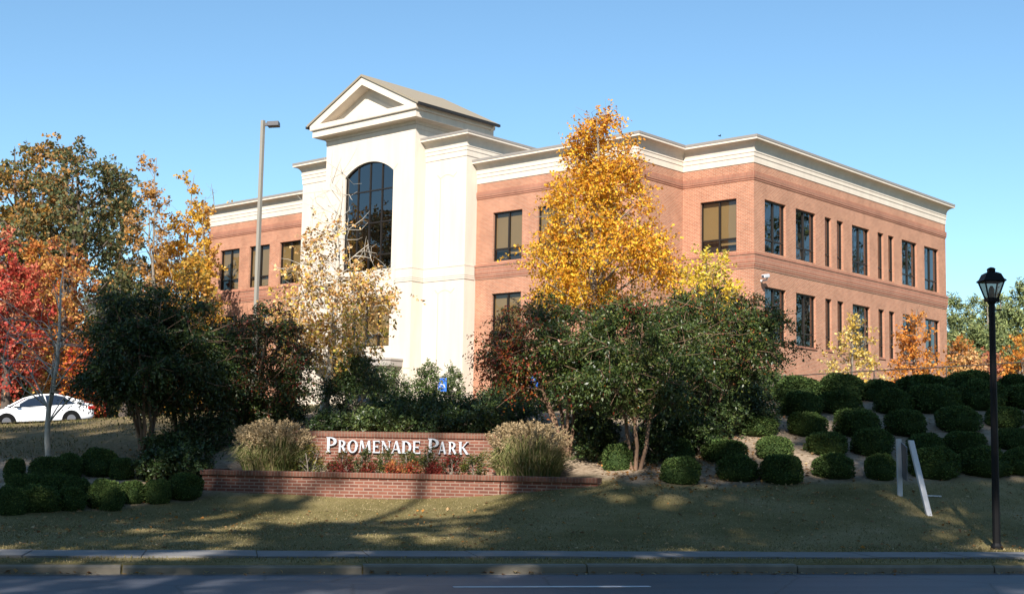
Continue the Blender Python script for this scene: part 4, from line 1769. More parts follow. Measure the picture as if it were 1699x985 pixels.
# golden maple in front of the building
b0 = gpt(985, 650, 42)
tree('maple_tree', 'tall golden yellow maple with a pointed crown before the brick wing', 'tree', b0, ztop(985, 186, 42) - b0.z, ztop(985, 510, 42) - b0.z, 2.55, 'cone', 185, 38000, .105, GOLD, None, .15, 'bark', 22,
     palz=lambda h, a, p: (2.2 + 2 * (1 - h), 1.6 + h, .5 + 1.5 * h + (1.2 if p[0] > .6 else 0), 1.6 * (1 - h), .5 * (1 - h)), clr=.40, twig=.52, lean=(.15, 0), fill=.45, bare=lambda h: .5 if h > .93 else .13, extra_twigs=500, seedv=21)
# half bare pale-trunked maple before the tower
b0 = gpt(533, 690, 36)
tree('maple_tree', 'half bare maple with pale trunk and thinning orange leaves before the cream tower', 'tree', b0, ztop(560, 285, 36) - b0.z, ztop(550, 600, 36) - b0.z, 1.95, 'cone', 150, 12500, .10,
     ((.60, .34, .11), (.70, .50, .24), (.72, .52, .09), (.48, .24, .09), (.17, .19, .03)), None, .12, 'bark_pale', 24,
     palz=lambda h, a, p: (1.5, 1.2 + h, 1.6 * (1 - h) ** 2 + .3, 1, 1.5 if (h < .25 and p[0] > .2) else .05), clr=.40, twig=.38, bare=lambda h: .05 if h < .40 else min(1, .10 + (h - .40) * 2.2), lean=(.35, 0), extra_twigs=400, rx=1.0, seedv=33, limb=.34)
# small yellow tree behind the myrtles
b0 = gpt(1175, 650, 50)
tree('ginkgo_tree', 'small bright yellow tree rising behind the crape myrtles at the brick corner', 'tree', b0, ztop(1165, 420, 50) - b0.z, ztop(1165, 660, 50) - b0.z, 1.55, 'round', 90, 8000, .13,
     ((.72, .52, .05), (.66, .46, .04), (.60, .50, .10)), None, .09, 'bark', 12, clr=.36, twig=.4, seedv=4)
b0 = gpt(1415, 640, 49)
tree('young_tree', 'pale yellow sapling standing before the side brick wall', 'tree', b0, ztop(1418, 515, 49) - b0.z, ztop(1412, 640, 49) - b0.z, 1.05, 'cone', 60, 2600, .12,
     ((.72, .50, .12), (.76, .60, .22), (.60, .42, .08)), None, .05, 'bark', 14, clr=.3, twig=.36, bare=lambda h: .2 + .3 * h, extra_twigs=150, seedv=5)
b0 = gpt(1518, 640, 50)
tree('young_tree', 'orange sapling standing near the far end of the side brick wall', 'tree', b0, ztop(1515, 508, 50) - b0.z, ztop(1518, 650, 50) - b0.z, 1.12, 'cone', 70, 3600, .12,
     ((.62, .24, .04), (.66, .30, .06), (.52, .18, .03)), None, .05, 'bark', 14, clr=.3, twig=.36, bare=lambda h: .12, extra_twigs=120, seedv=6)

# crape myrtles
CM = ((.028, .050, .012), (.060, .090, .020), (.11, .13, .030), (.20, .035, .018), (.30, .09, .02))


def myrtle(label, bx, by, D, topx, topy, boty, halfpx, wts, red=None, n_=15000, stems=5, sd=1, rx=1.0, z=None, bark='bark_myrtle'):
    b1 = gpt(bx, by, D)
    Ht = ztop(topx, topy, D) - b1.z
    zb = ztop(topx, boty, D) - b1.z
    rm = halfpx / FPX * D
    lean = (at(topx, topy, D).x - b1.x, 0)
    return tree('crape_myrtle', label, 'tree', b1, Ht, max(.5, zb), rm / rx, 'dome', 105, int(n_ * 1.9), .074, CM, wts, .05, bark, 18, stems=stems, spread=rm * .6, lean=lean, clr=rm * .17, twig=.46, aspect=.46, mat='leaf_glossy',
                group='crape myrtles', palz=red, per=12, droop=.5, fill=.42, flat=.24, limb=.7, rx=rx, seedv=sd, extra_twigs=300)


myrtle('broad dark crape myrtle with many thin stems on the left bank', 240, 775, 30.5, 238, 474, 668, 108, (3, 1.2, .3, .02, 0), sd=41, stems=8, n_=23000)
myrtle('darker crape myrtle crowded between the broad one and the reddish one', 300, 770, 31.5, 318, 496, 680, 84, (3, 1.2, .3, .08, .02), sd=47, stems=5, n_=14000)
myrtle('dark reddish crape myrtle behind the left plume grass', 415, 720, 33, 430, 505, 680, 98, None, red=lambda h, a, p: (2.6, 1.3, .5, .5 + .9 * h, .12), sd=42, n_=14000)
myrtle('crape myrtle tinged red on its left side behind the right plume grass', 938, 742, 30.2, 905, 500, 650, 112, None, red=lambda h, a, p: (1.5, 1.6, .8, 2.6 if p[0] < -.75 else .12, 1.6 if p[0] < -.75 else .08), sd=43, n_=15000)
myrtle('green crape myrtle with two bare trunks set in the leaf litter', 1054, 792, 28.6, 1062, 494, 672, 118, (2, 2.4, 1.2, .05, .04), sd=44, stems=3, n_=17000)
myrtle('spreading green crape myrtle nearest the brick corner', 1165, 742, 31.5, 1195, 476, 625, 130, None, red=lambda h, a, p: (2.2, 1.9, .8, .22 if h > .6 else .04, .3 if h > .7 else .06), sd=45, stems=5, n_=18000)
myrtle('low half of a crape myrtle leaning over the dark shrubs beside the yellow tree', 1120, 720, 34.5, 1110, 520, 690, 80, (2.5, 1.6, .6, .05, .02), sd=46, stems=4, n_=9000)

# bare sapling on the left bank
b0 = gpt(84, 764, 31)
tree('bare_sapling', 'pale leafless sapling on the left bank in front of the white car', 'tree', b0, ztop(98, 440, 31) - b0.z, ztop(92, 680, 31) - b0.z, 1.35, 'egg', 90, 90, .06, ((.3, .15, .05),), None, .07, 'bark_pale', 16, limb=.5, clr=.5, twig=.5, bare=lambda h: .8, extra_twigs=90, per=1, seedv=9)

# left wood, oak greens lifted with distance haze put into the leaf colour
def bgtree(name, label, bx, D, topx, topy, boty, halfpx, pal, wts=None, env='round', n_=9000, ls=.2, ncl=110, tr=.22, bare=None, palz=None, sd=1, bark='bark_dark', rx=1., et=100, fill=.45, mat='leaf', aspect=.7, tw=None):
    b1 = gpt(bx, 650, D)
    rm = halfpx / FPX * D
    return tree(name, label, 'tree', b1, ztop(topx, topy, D) - b1.z, ztop(topx, boty, D) - b1.z, rm, env, ncl, n_, ls, pal, wts, tr, bark, 18, lean=(at(topx, topy, D).x - b1.x, 0), clr=rm * .19, twig=tw or max(.5, rm * .14),
                group='trees along the left edge', bare=bare, palz=palz, rx=rx, seedv=sd, extra_twigs=et, fill=fill, mat=mat, aspect=aspect)


bgtree('oak_tree', 'tall green oak turning bronze at its outer branches', 130, 72, 130, 234, 520, 108, ((.085, .105, .045), (.125, .135, .055), (.26, .17, .06), (.40, .19, .05)), None, n_=10000, ncl=88, ls=.20, tr=.30,
       palz=lambda h, a, p: (2.2 if p[0] > -.8 else .8, 1.4, .5 + 1.2 * h, .10 + (.9 if (h > .62 and p[0] < .5) else 0)), sd=51, et=300)
bgtree('oak_tree', 'orange and green oak at the left edge behind the red maple', 20, 75, 22, 226, 560, 86, ((.12, .13, .05), (.40, .20, .06), (.50, .27, .05), (.22, .16, .05)), (1.6, 1.2, .8, 1), n_=11000, ncl=110, ls=.21, tr=.3, sd=52)
bgtree('maple_tree', 'crimson red maple at the left edge', 8, 58, 12, 388, 650, 68, ((.44, .06, .038), (.50, .14, .075), (.34, .04, .028), (.56, .27, .13)), (2, 1.5, 1, .9), n_=8500, ls=.15, sd=53, ncl=80)
bgtree('maple_tree', 'orange maple behind the roof of the white car', 105, 62, 105, 398, 660, 56, ((.54, .27, .07), (.60, .36, .09), (.46, .19, .06), (.42, .12, .06)), None, n_=9000, ls=.15, sd=54, ncl=85, palz=lambda h, a, p: (1.5, 1.5 * (1 - h) + .3, 1.2, .5 if h < .3 else .8))
bgtree('tall_tree', 'thin half bare tree with a tuft of orange at its top', 240, 70, 245, 250, 640, 46, ((.50, .25, .05), (.40, .20, .05), (.45, .26, .10)), None, 'egg', n_=5500, ls=.18, tr=.12, sd=55, bare=lambda h: .1 if h > .8 else (.6 if h > .4 else .25), bark='bark', et=250)
bgtree('tall_tree', 'slender golden tree beside the left end of the building', 302, 74, 308, 275, 640, 46, ((.60, .33, .03), (.52, .24, .025), (.62, .40, .06)), None, 'egg', n_=9500, ls=.18, tr=.12, sd=56, bare=lambda h: .28 if h > .5 else .12, bark='bark', et=200)
bgtree('tall_tree', 'golden tree partly hidden behind the left corner of the building', 345, 98, 352, 292, 600, 50, ((.56, .33, .06), (.50, .28, .08), (.45, .22, .05)), None, 'egg', n_=5000, ls=.26, tr=.12, sd=57, bare=lambda h: .35, et=200, bark='bark')
bgtree('tall_tree', 'pinkish brown thin tree between the oak and the golden tree', 272, 84, 275, 385, 620, 40, ((.38, .17, .10), (.30, .13, .07), (.45, .24, .08)), None, 'egg', n_=4000, ls=.22, tr=.12, sd=58, bare=lambda h: .35, et=200, bark='bark')
bgtree('small_tree', 'mid green tree behind the crown of the left crape myrtle', 205, 60, 205, 455, 660, 52, ((.055, .070, .024), (.09, .095, .03), (.14, .12, .04)), None, n_=8000, ls=.15, sd=59)
bgtree('small_tree', 'low golden tree at the left brick corner', 330, 66, 325, 425, 660, 42, ((.52, .30, .04), (.42, .19, .03), (.22, .17, .04)), None, n_=7000, ls=.17, sd=60)
bgtree('small_tree', 'green and yellow tree behind the bonnet of the white car', 25, 66, 30, 540, 670, 55, ((.07, .085, .02), (.22, .20, .03), (.10, .09, .02)), None, n_=7000, ls=.15, sd=61)
bgtree('small_tree', 'flame red low tree behind the boot of the white car', 140, 60, 140, 560, 690, 34, ((.50, .13, .03), (.55, .22, .03), (.42, .05, .03)), None, n_=5000, ls=.14, sd=62)
bgtree('small_tree', 'dark olive tree in the wood behind the car', 60, 86, 60, 470, 650, 75, ((.05, .06, .02), (.10, .09, .03), (.20, .12, .03)), None, n_=8000, ls=.22, sd=63)
bgtree('small_tree', 'dull orange tree deep in the wood between oak and building', 215, 92, 225, 440, 650, 75, ((.30, .16, .04), (.20, .13, .04), (.10, .09, .03)), None, n_=8000, ls=.24, sd=64)

bgtree('oak_tree', 'bronze topped oak between the two taller oaks', 75, 80, 78, 238, 520, 70, ((.12, .13, .05), (.30, .18, .06), (.44, .23, .06), (.15, .15, .05)), None, n_=10000, ncl=100, ls=.22, tr=.28, sd=65)
bgtree('oak_tree', 'green oak leaning over the thin half bare tree', 185, 78, 190, 262, 540, 56, ((.08, .10, .045), (.12, .13, .055), (.24, .18, .06)), (2, 1.4, .6), n_=5500, ncl=70, ls=.21, tr=.24, sd=66)
bgtree('small_tree', 'brown leaved low tree behind the drive near the building', 255, 72, 262, 520, 690, 50, ((.22, .12, .04), (.12, .10, .03), (.34, .17, .04)), None, n_=8000, ls=.17, sd=67)
bgtree('small_tree', 'dark green low tree behind the drive', 185, 68, 188, 560, 695, 44, ((.05, .06, .02), (.09, .09, .03)), None, n_=8000, ls=.16, sd=68)
bgtree('small_tree', 'orange brown low tree at the foot of the golden tree', 310, 70, 305, 545, 690, 46, ((.36, .17, .04), (.20, .13, .03), (.45, .25, .04)), None, n_=8000, ls=.17, sd=69)
bgtree('maple_tree', 'second red maple half out of view at the left edge', -25, 64, -22, 420, 670, 60, ((.42, .07, .04), (.50, .18, .07), (.34, .05, .03)), None, n_=7000, ls=.17, sd=90)
bgtree('tall_tree', 'orange leaved tree rising behind the red maple', 62, 66, 62, 400, 640, 44, ((.50, .18, .04), (.40, .10, .04), (.55, .27, .05)), None, n_=8000, ls=.17, sd=91)

bgtree('tall_tree', 'golden tree with gaps in its crown beside the light pole', 335, 80, 330, 318, 640, 40, ((.58, .33, .05), (.52, .25, .04), (.62, .42, .09)), None, 'egg', n_=6500, ls=.2, tr=.12, sd=94, bare=lambda h: .25, bark='bark', et=200)
bgtree('tall_tree', 'tan leaved thin tree just left of the slender golden tree', 270, 88, 268, 300, 640, 34, ((.48, .28, .10), (.40, .22, .09), (.55, .33, .12)), None, 'egg', n_=3800, ls=.2, tr=.12, sd=95, bare=lambda h: .4, bark='bark', et=260)

def wood(name, x0, x1, y0, y1, z1, n_, ls, pal, sd):
    global rng
    rng = np.random.default_rng(sd)
    x = rng.uniform(x0, x1, n_)
    y = rng.uniform(y0, y1, n_)
    top = z1 * (.72 + .18 * np.sin(x * .35) + .12 * np.sin(x * 1.1 + 2) + .06 * np.sin(x * 2.7))
    z = 1.5 + (top - 1.5) * rng.random(n_) ** .8
    P = np.stack([x, y, z], 1) + rng.standard_normal((n_, 3)) * .4
    k = (np.sin(x * .5 + z * .3) * np.sin(x * .23 + 1) + rng.standard_normal(n_) * .5)
    pal = np.array(pal)
    idx = np.clip(((k + 1.2) / 2.4 * len(pal)).astype(int), 0, len(pal) - 1)
    c = pal[idx] * (1 + .2 * rng.standard_normal((n_, 1)))
    o = leaf_obj(name, leaf_quads(P, rng.standard_normal((n_, 3)), ls * (.6 + .8 * rng.random(n_)), .7), np.clip(c, .01, .9), M['leaf_matt'])
    return tag(o, kind='stuff')


wood('far_wood', -78, -22, 104, 116, 13, 26000, .5, ((.06, .07, .025), (.12, .10, .035), (.26, .15, .04), (.34, .18, .05)), 92)
wood('far_wood', 36, 100, 126, 140, 15, 26000, .5, ((.13, .17, .07), (.17, .20, .08), (.10, .14, .06), (.24, .20, .08)), 93)

# pines and autumn trees on the right
def pine(label, bx, D, topy, boty, halfpx, sd, n_=6500):
    b1 = gpt(bx, 640, D)
    b1.z = min(b1.z, 3.0)
    rm = halfpx / FPX * D
    return tree('pine_tree', label, 'tree', b1, ztop(bx, topy, D) - b1.z, ztop(bx, boty, D) - b1.z, rm, 'pine', 95, n_, .34, ((.18, .22, .085), (.23, .27, .10), (.13, .17, .08), (.29, .30, .12)), (2, 1.6, 1, .8), .22, 'bark', 22,
                clr=rm * .2, twig=.6, aspect=.26, mat='leaf_matt', group='pines beyond the building', per=9, droop=0., seedv=sd, fill=.6)


for k, (label, bx, D, topy, boty, hp) in enumerate((
        ('pine at the very corner of the building, second lowest top', 1583, 105, 497, 640, 26), ('pine with a rounded top left of the lamp', 1612, 112, 486, 640, 30), ('pine directly behind the lantern', 1640, 108, 492, 640, 28),
        ('tallest pine at the right edge', 1690, 98, 462, 640, 32), ('pine between the lamp and the tallest pine', 1666, 118, 488, 640, 28), ('pine beyond the right edge of the view', 1722, 104, 470, 640, 34),
        ('low bushy pine under the taller pines right of the lamp', 1668, 88, 560, 645, 26), ('low bushy pine left of the lamp', 1622, 92, 548, 645, 30))):
    pine('green ' + label, bx, D, topy, boty, hp, 70 + k)
bgr = lambda *a, **k: bgtree(*a, **k)
for nm, label, bx, D, tx, ty, by, hp, pal, sd in (
        ('small_tree', 'rust orange tree between the building end and the lamp', 1592, 66, 1590, 562, 640, 24, ((.50, .21, .05), (.42, .17, .04), (.30, .20, .05)), 81),
        ('small_tree', 'pale peach leaved sapling left of the lamp', 1612, 62, 1612, 590, 640, 18, ((.66, .42, .18), (.60, .30, .12), (.5, .3, .1)), 82),
        ('small_tree', 'bright orange tree at the right edge behind the railing', 1692, 64, 1695, 556, 640, 26, ((.58, .24, .04), (.50, .18, .03), (.6, .34, .06)), 83),
        ('small_tree', 'reddish thin tree right behind the lamp post', 1640, 70, 1640, 585, 640, 18, ((.45, .17, .09), (.35, .13, .07)), 84)):
    o = bgtree(nm, label, bx, D, tx, ty, by, hp, pal, None, 'egg', n_=2600, ls=.15, ncl=50, tr=.07, bare=lambda h: .2, sd=sd, bark='bark', et=80)
    o['group'] = 'autumn trees at the right'

# ---- shrubs: clipped mounds -------------------------------------------------------
def mound_mesh(sd, pal, n_=3400, ls=.055, flat=.8, rough=.06):
    g = np.random.default_rng(sd)
    # dark leafy core
    import bmesh
    bm = bmesh.new()
    bmesh.ops.create_icosphere(bm, subdivisions=3, radius=1)
    V = np.array([v.co for v in bm.verts])
    F = np.array([[v.index for v in f.verts] for f in bm.faces])
    bm.free()
    ph = g.random((6, 4)) * 6.28

    def disp(u_):
        d_ = np.zeros(len(u_))
        for q in ph:
            f_ = 2 + 3 * q[3] / 6.28
            d_ += np.sin(u_[:, 0] * f_ + q[0]) * np.sin(u_[:, 1] * f_ + q[1]) * np.sin(u_[:, 2] * f_ + q[2])
        return 1 + rough * d_

    def shape(u_):
        z = np.sign(u_[:, 2]) * np.abs(u_[:, 2]) ** .8
        o_ = np.stack([u_[:, 0], u_[:, 1], z * flat], 1) * disp(u_)[:, None]
        o_[:, 2] = np.maximum(o_[:, 2] + .42, -.08)
        low = np.clip((.35 - o_[:, 2]) / .45, 0, 1)
        o_[:, :2] *= (1 - .16 * low)[:, None]
        return o_ * np.array([.5, .5, .62])

    core = shape(V) * np.array([.93, .93, .95])
    u_ = unit(g.standard_normal((n_, 3)))
    u_[:, 2] = np.where(u_[:, 2] < -.35, -u_[:, 2], u_[:, 2])
    P = shape(u_) * (.93 + .09 * g.random((n_, 1)))
    d_ = unit(u_ * .8 + g.standard_normal((n_, 3)) * .6 + np.array([0, 0, .25]))
    global rng
    rng = g
    Q = leaf_quads(P, d_, ls * (.6 + .8 * g.random(n_)), .6)
    tl = tint_mix(pal, n_)
    Vv = np.concatenate([Q.reshape(-1, 3), core])
    tint = np.concatenate([np.repeat(tl, 4, 0), np.tile(np.array(pal[0]) * .8, (len(core), 1))])
    o = np_mesh('clipped_shrub', Vv, F4=np.arange(n_ * 4).reshape(-1, 4), F3=F + n_ * 4, mat=M['leaf_matt'], tint=tint)
    me = o.data
    bpy.data.objects.remove(o)
    return me


BOX = ((.040, .072, .020), (.060, .105, .028), (.085, .135, .034), (.10, .135, .04))
MM = [mound_mesh(100 + k, BOX, flat=(.74, .8, .86, .78, .7)[k]) for k in range(5)]
HEDGE_LIGHT = None


def ordinal(k):
    return ['first', 'second', 'third', 'fourth', 'fifth', 'sixth', 'seventh', 'eighth', 'ninth', 'tenth', 'eleventh', 'twelfth'][k]


def mound(px, top, wpx, bot, label, group, k):
    g_ = on_ground(px, bot, 60)
    W = wpx / FPX * g_.y
    Hh = max(.45, (bot - top) / FPX * g_.y * 1.0)
    o = bpy.data.objects.new('clipped_shrub', MM[k % len(MM)])
    col.objects.link(o)
    o.location = (g_.x, g_.y + W * .42, h1(g_.x, g_.y + W * .42) - .05)
    o.rotation_euler = (0, 0, k * 2.4)
    # height so that the top meets its place in the slope
    zt = at(px, top, g_.y + W * .42).z
    o.scale = (W * (.96 + .1 * ((k * 53) % 10) / 10), W * 1.02 * (.90 + .16 * ((k * 37) % 10) / 10), max(.5, (zt - o.location.z)) / .72)
    tag(o, label, 'shrub', group)
    return o


rows = [
    ('in the top row along the railing', [(1330, 627, 78, 672), (1405, 625, 78, 668), (1470, 632, 66, 668), (1545, 621, 92, 668), (1622, 616, 82, 664), (1700, 624, 70, 664), (1770, 616, 80, 660)]),
    ('in the second row down the right slope', [(1335, 652, 70, 694), (1402, 648, 76, 692), (1490, 645, 68, 692), (1562, 641, 80, 690), (1640, 635, 76, 684), (1712, 640, 70, 684)]),
    ('in the third row down the right slope', [(1262, 690, 66, 728), (1345, 684, 64, 728), (1430, 681, 76, 730), (1511, 684, 70, 728), (1600, 676, 74, 724), (1677, 673, 64, 716), (1750, 670, 66, 714)]),
    ('in the fourth row down the right slope', [(1378, 720, 68, 762), (1454, 715, 68, 760), (1543, 721, 62, 762), (1612, 714, 70, 760), (1692, 711, 60, 752), (1760, 712, 66, 752)]),
    ('in the fifth row down the right slope', [(1207, 727, 72, 774), (1290, 724, 62, 766), (1130, 741, 46, 772), (1026, 740, 48, 782), (1705, 745, 60, 792)]),
    ('in the bottom row beside the right lawn', [(1133, 765, 68, 807), (1228, 762, 66, 802), (1303, 752, 74, 806), (1390, 752, 68, 800), (1466, 755, 52, 800), (1561, 747, 78, 798), (1645, 744, 82, 797), (1735, 742, 70, 792)]),
]
k = 0
for where, lst in rows:
    lst = sorted(lst)
    for i, q in enumerate(lst):
        k += 1
        mound(*q, '%s rounded clipped shrub from the left %s' % (ordinal(i), where), 'clipped shrubs on the right slope', k)
left_rows = [
    ('in the back row of the left bed', [(18, 768, 46, 800), (72, 764, 62, 802), (108, 760, 46, 796), (155, 751, 54, 792), (196, 764, 48, 800)]),
    ('in the middle row of the left bed', [(30, 789, 72, 830), (88, 800, 66, 834), (118, 802, 58, 840), (168, 803, 52, 845), (212, 800, 56, 838), (255, 800, 58, 838), (300, 795, 56, 832)]),
    ('in the front row of the left bed', [(8, 818, 60, 856), (52, 818, 68, 852), (110, 812, 56, 850), (178, 812, 50, 848)]),
]
for where, lst in left_rows:
    for i, q in enumerate(sorted(lst)):
        k += 1
        f_ = (.78, 1.05, .9, 1.12, .84)[k % 5]
        q = (q[0], q[3] - (q[3] - q[1]) * f_, q[2] * f_, q[3])
        mound(*q, '%s rounded clipped shrub from the left %s' % (ordinal(i), where), 'clipped shrubs in the left bed', k)


# ---- loose evergreen shrubs --------------------------------------------------------
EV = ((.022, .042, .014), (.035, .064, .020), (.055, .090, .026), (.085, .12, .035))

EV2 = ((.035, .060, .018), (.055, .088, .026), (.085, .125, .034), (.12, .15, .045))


def shrub(name, label, px, top, bot, wpx, D, sd, pal=EV, n_=3200, ls=.10, group='evergreen shrubs behind the sign', env='round', mat='leaf_glossy', z0=.1, gz=None, cat='shrub', wts=None, aspect=.5, trunk=.035, ncl=50, per=8, droop=.1):
    if D is None:                                 # stands where its foot meets the ground
        q_ = on_ground(px, bot, 60)
        D = q_.y + .35 * wpx / FPX * q_.y
        bot = None
    p_ = at(px, 700, D)
    g_ = Vector((p_.x, D, h1(p_.x, D) if gz is None else gz))
    Ht = max(.25, ztop(px, top, D) - g_.z)
    rm = wpx / 2 / FPX * D
    zb = max(z0, ztop(px, bot, D) - g_.z) if bot else z0
    return tree(name, label, cat, g_, Ht, min(zb, Ht * .6), rm, env, ncl, n_, ls, pal, wts, trunk, 'bark', 9, stems=3 if trunk < .05 else 1, spread=rm * .5, group=group, clr=rm * .27, twig=rm * .35 + .05, aspect=aspect, mat=mat, per=per, droop=droop, seedv=sd, fill=.55, extra_twigs=0)


for k, (label, px, top, bot, wpx, D, nn) in enumerate((
        ('upright dark holly with a bare lower trunk behind the sign', 588, 580, 690, 100, 35.5, 8000),
        ('bright leaved rounded evergreen at the foot of the cream tower', 640, 612, 665, 74, 44, 4500),
        ('loose pointed evergreen left of the first blue sign', 712, 603, 668, 50, 43, 3000),
        ('clipped oval evergreen behind the first blue sign', 748, 612, 668, 46, 49, 3500),
        ('glossy camellia right of centre behind the sign letters', 700, 664, 718, 95, 34, 6000),
        ('dark camellia behind the letter P of PARK', 770, 666, 718, 80, 35, 4500),
        ('dark shrub hugging the left end of the sign wall', 640, 664, 718, 80, 33.5, 4500),
        ('bright leaved shrub above the right end of the sign wall', 845, 672, 722, 90, 33, 5000),
        ('dark hedge shrub left of the red tinged crape myrtle', 835, 648, 705, 90, 38, 4500),
        ('dark hedge shrub behind the red tinged crape myrtle', 915, 650, 715, 90, 37, 4500),
        ('dark shrub between the trunks of the first two right crape myrtles', 990, 655, 745, 95, 34, 5500),
        ('dark shrub behind the two bare myrtle trunks', 1065, 650, 745, 95, 34.5, 5500),
        ('dark shrub under the crape myrtle nearest the brick corner', 1140, 640, 740, 95, 34.5, 5500),
        ('large dark shrub at the left end of the clipped rows', 1215, 622, 715, 100, 35, 6000),
        ('dark evergreen at the left end of the railing hedge', 1270, 625, 700, 80, 37, 4500),
        ('dark shrub between the left plume grass and the half bare maple', 470, 662, 725, 80, 34, 4500),
        ('dark shrub directly behind the left plume grass', 420, 668, 740, 100, 33, 5000),
        ('shadowed shrub behind the end of the retaining wall', 340, 690, 770, 100, 31.5, 5000),
        ('shadowed low shrub under the broad left crape myrtle', 285, 720, 790, 80, 30.5, 4000),
        ('low dark shrub behind the left end of the sign wall', 545, 690, 722, 70, 31.6, 3500),
        ('low glossy shrub behind the letters PRO', 610, 684, 722, 80, 31.6, 4000),
        ('low glossy shrub behind the letters MENA', 668, 680, 722, 80, 31.5, 4000),
        ('low dark shrub behind the letters DE', 735, 684, 722, 76, 31.4, 4000),
        ('low dark shrub behind the letters ARK', 795, 684, 722, 76, 31.3, 4000),
        ('near dark shrub left of the two bare myrtle trunks', 985, 690, 752, 80, None, 4500),
        ('near dark shrub right of the two bare myrtle trunks', 1100, 672, 752, 95, None, 5500),
        ('near dark shrub at the foot of the crape myrtle by the brick corner', 1190, 662, 735, 90, None, 5500),
        ('low dark shrub just right of the bare myrtle trunks', 1092, 706, 772, 64, None, 4500),
        ('low dark shrub between the right plume grass and the bare myrtle trunks', 990, 708, 768, 60, None, 4200),
        ('low dark shrub left of the fifth row of clipped shrubs', 1160, 696, 762, 66, None, 4500),
        ('dark shrub filling the gap above the fifth row of clipped shrubs', 1245, 655, 722, 80, None, 5000),
        ('dark shrub below the broad left crape myrtle', 318, 742, 806, 84, None, 5000),
        ('low dark shrub beside the end of the retaining wall', 262, 752, 806, 60, None, 4000))):
    tk = .06 if 'bare lower trunk' in label else .035
    o = shrub('evergreen_shrub', label, px, top, bot, wpx, D, 200 + k, n_=nn, trunk=tk, env='egg' if 'holly' in label or 'pointed' in label else 'round', ls=.075, pal=EV if 'dark' in label or 'shadowed' in label else EV2)  # shadowed shrubs also take the darker leaf tints: shade put into their colour

# nandinas and small golden shrubs in the planter
for k, (label, px, top, wpx, D, pal) in enumerate((
        ('small golden green shrub beside the left plume grass', 516, 748, 56, 28.9, ((.09, .11, .02), (.20, .16, .03), (.05, .07, .02))),
        ('low red nandina at the left under the letter P', 556, 765, 26, 28.6, ((.24, .035, .025), (.16, .03, .02), (.08, .08, .02))),
        ('nandina with green top and red skirt under the letter O', 571, 757, 24, 28.9, ((.09, .08, .02), (.22, .05, .03))),
        ('low dark red nandina under the letters RO', 578, 764, 30, 28.5, ((.18, .03, .02), (.12, .025, .02), (.07, .07, .02))),
        ('green nandina under the letter M', 606, 754, 32, 28.9, ((.05, .07, .02), (.10, .10, .02))),
        ('low red nandina in front of the one under the letter M', 613, 768, 26, 28.5, ((.24, .04, .025), (.16, .03, .02), (.09, .08, .02))),
        ('green nandina under the letter N', 642, 755, 32, 28.9, ((.06, .08, .02), (.14, .13, .03))),
        ('bright red nandina under the letters NA', 655, 764, 34, 28.4, ((.40, .06, .03), (.26, .05, .03), (.42, .16, .05), (.10, .09, .02))),
        ('green nandina under the last letter E', 680, 754, 30, 28.8, ((.05, .07, .02), (.12, .12, .03))),
        ('bright red nandina left of the trunk shadow', 688, 763, 30, 28.3, ((.40, .07, .03), (.28, .05, .03), (.40, .14, .05), (.09, .09, .02))),
        ('taller green nandina hiding the foot of the second letter P', 713, 750, 36, 28.6, ((.06, .08, .02), (.12, .12, .025), (.05, .06, .02))),
        ('small red nandina under the letter A of PARK', 722, 766, 24, 28.2, ((.22, .03, .02), (.16, .03, .02))),
        ('shaded red and green nandina under the letter K', 752, 758, 34, 28.4, ((.05, .06, .02), (.20, .03, .02))),
        ('yellow green nandina beside the right plume grass', 790, 757, 40, 28.3, ((.09, .11, .02), (.05, .07, .02), (.16, .14, .03))))):
    red_ = 'red' in label and 'green' not in label
    wpx = wpx * (.78 if red_ else 1.05)
    shrub('nandina_shrub', label, px, top + (5 if red_ else -5), None, wpx, D, 300 + k, pal, 1500, .05, 'small shrubs in the planter', 'round', 'leaf', .03, gz=1.04, aspect=.4, trunk=.01, ncl=26, per=6)


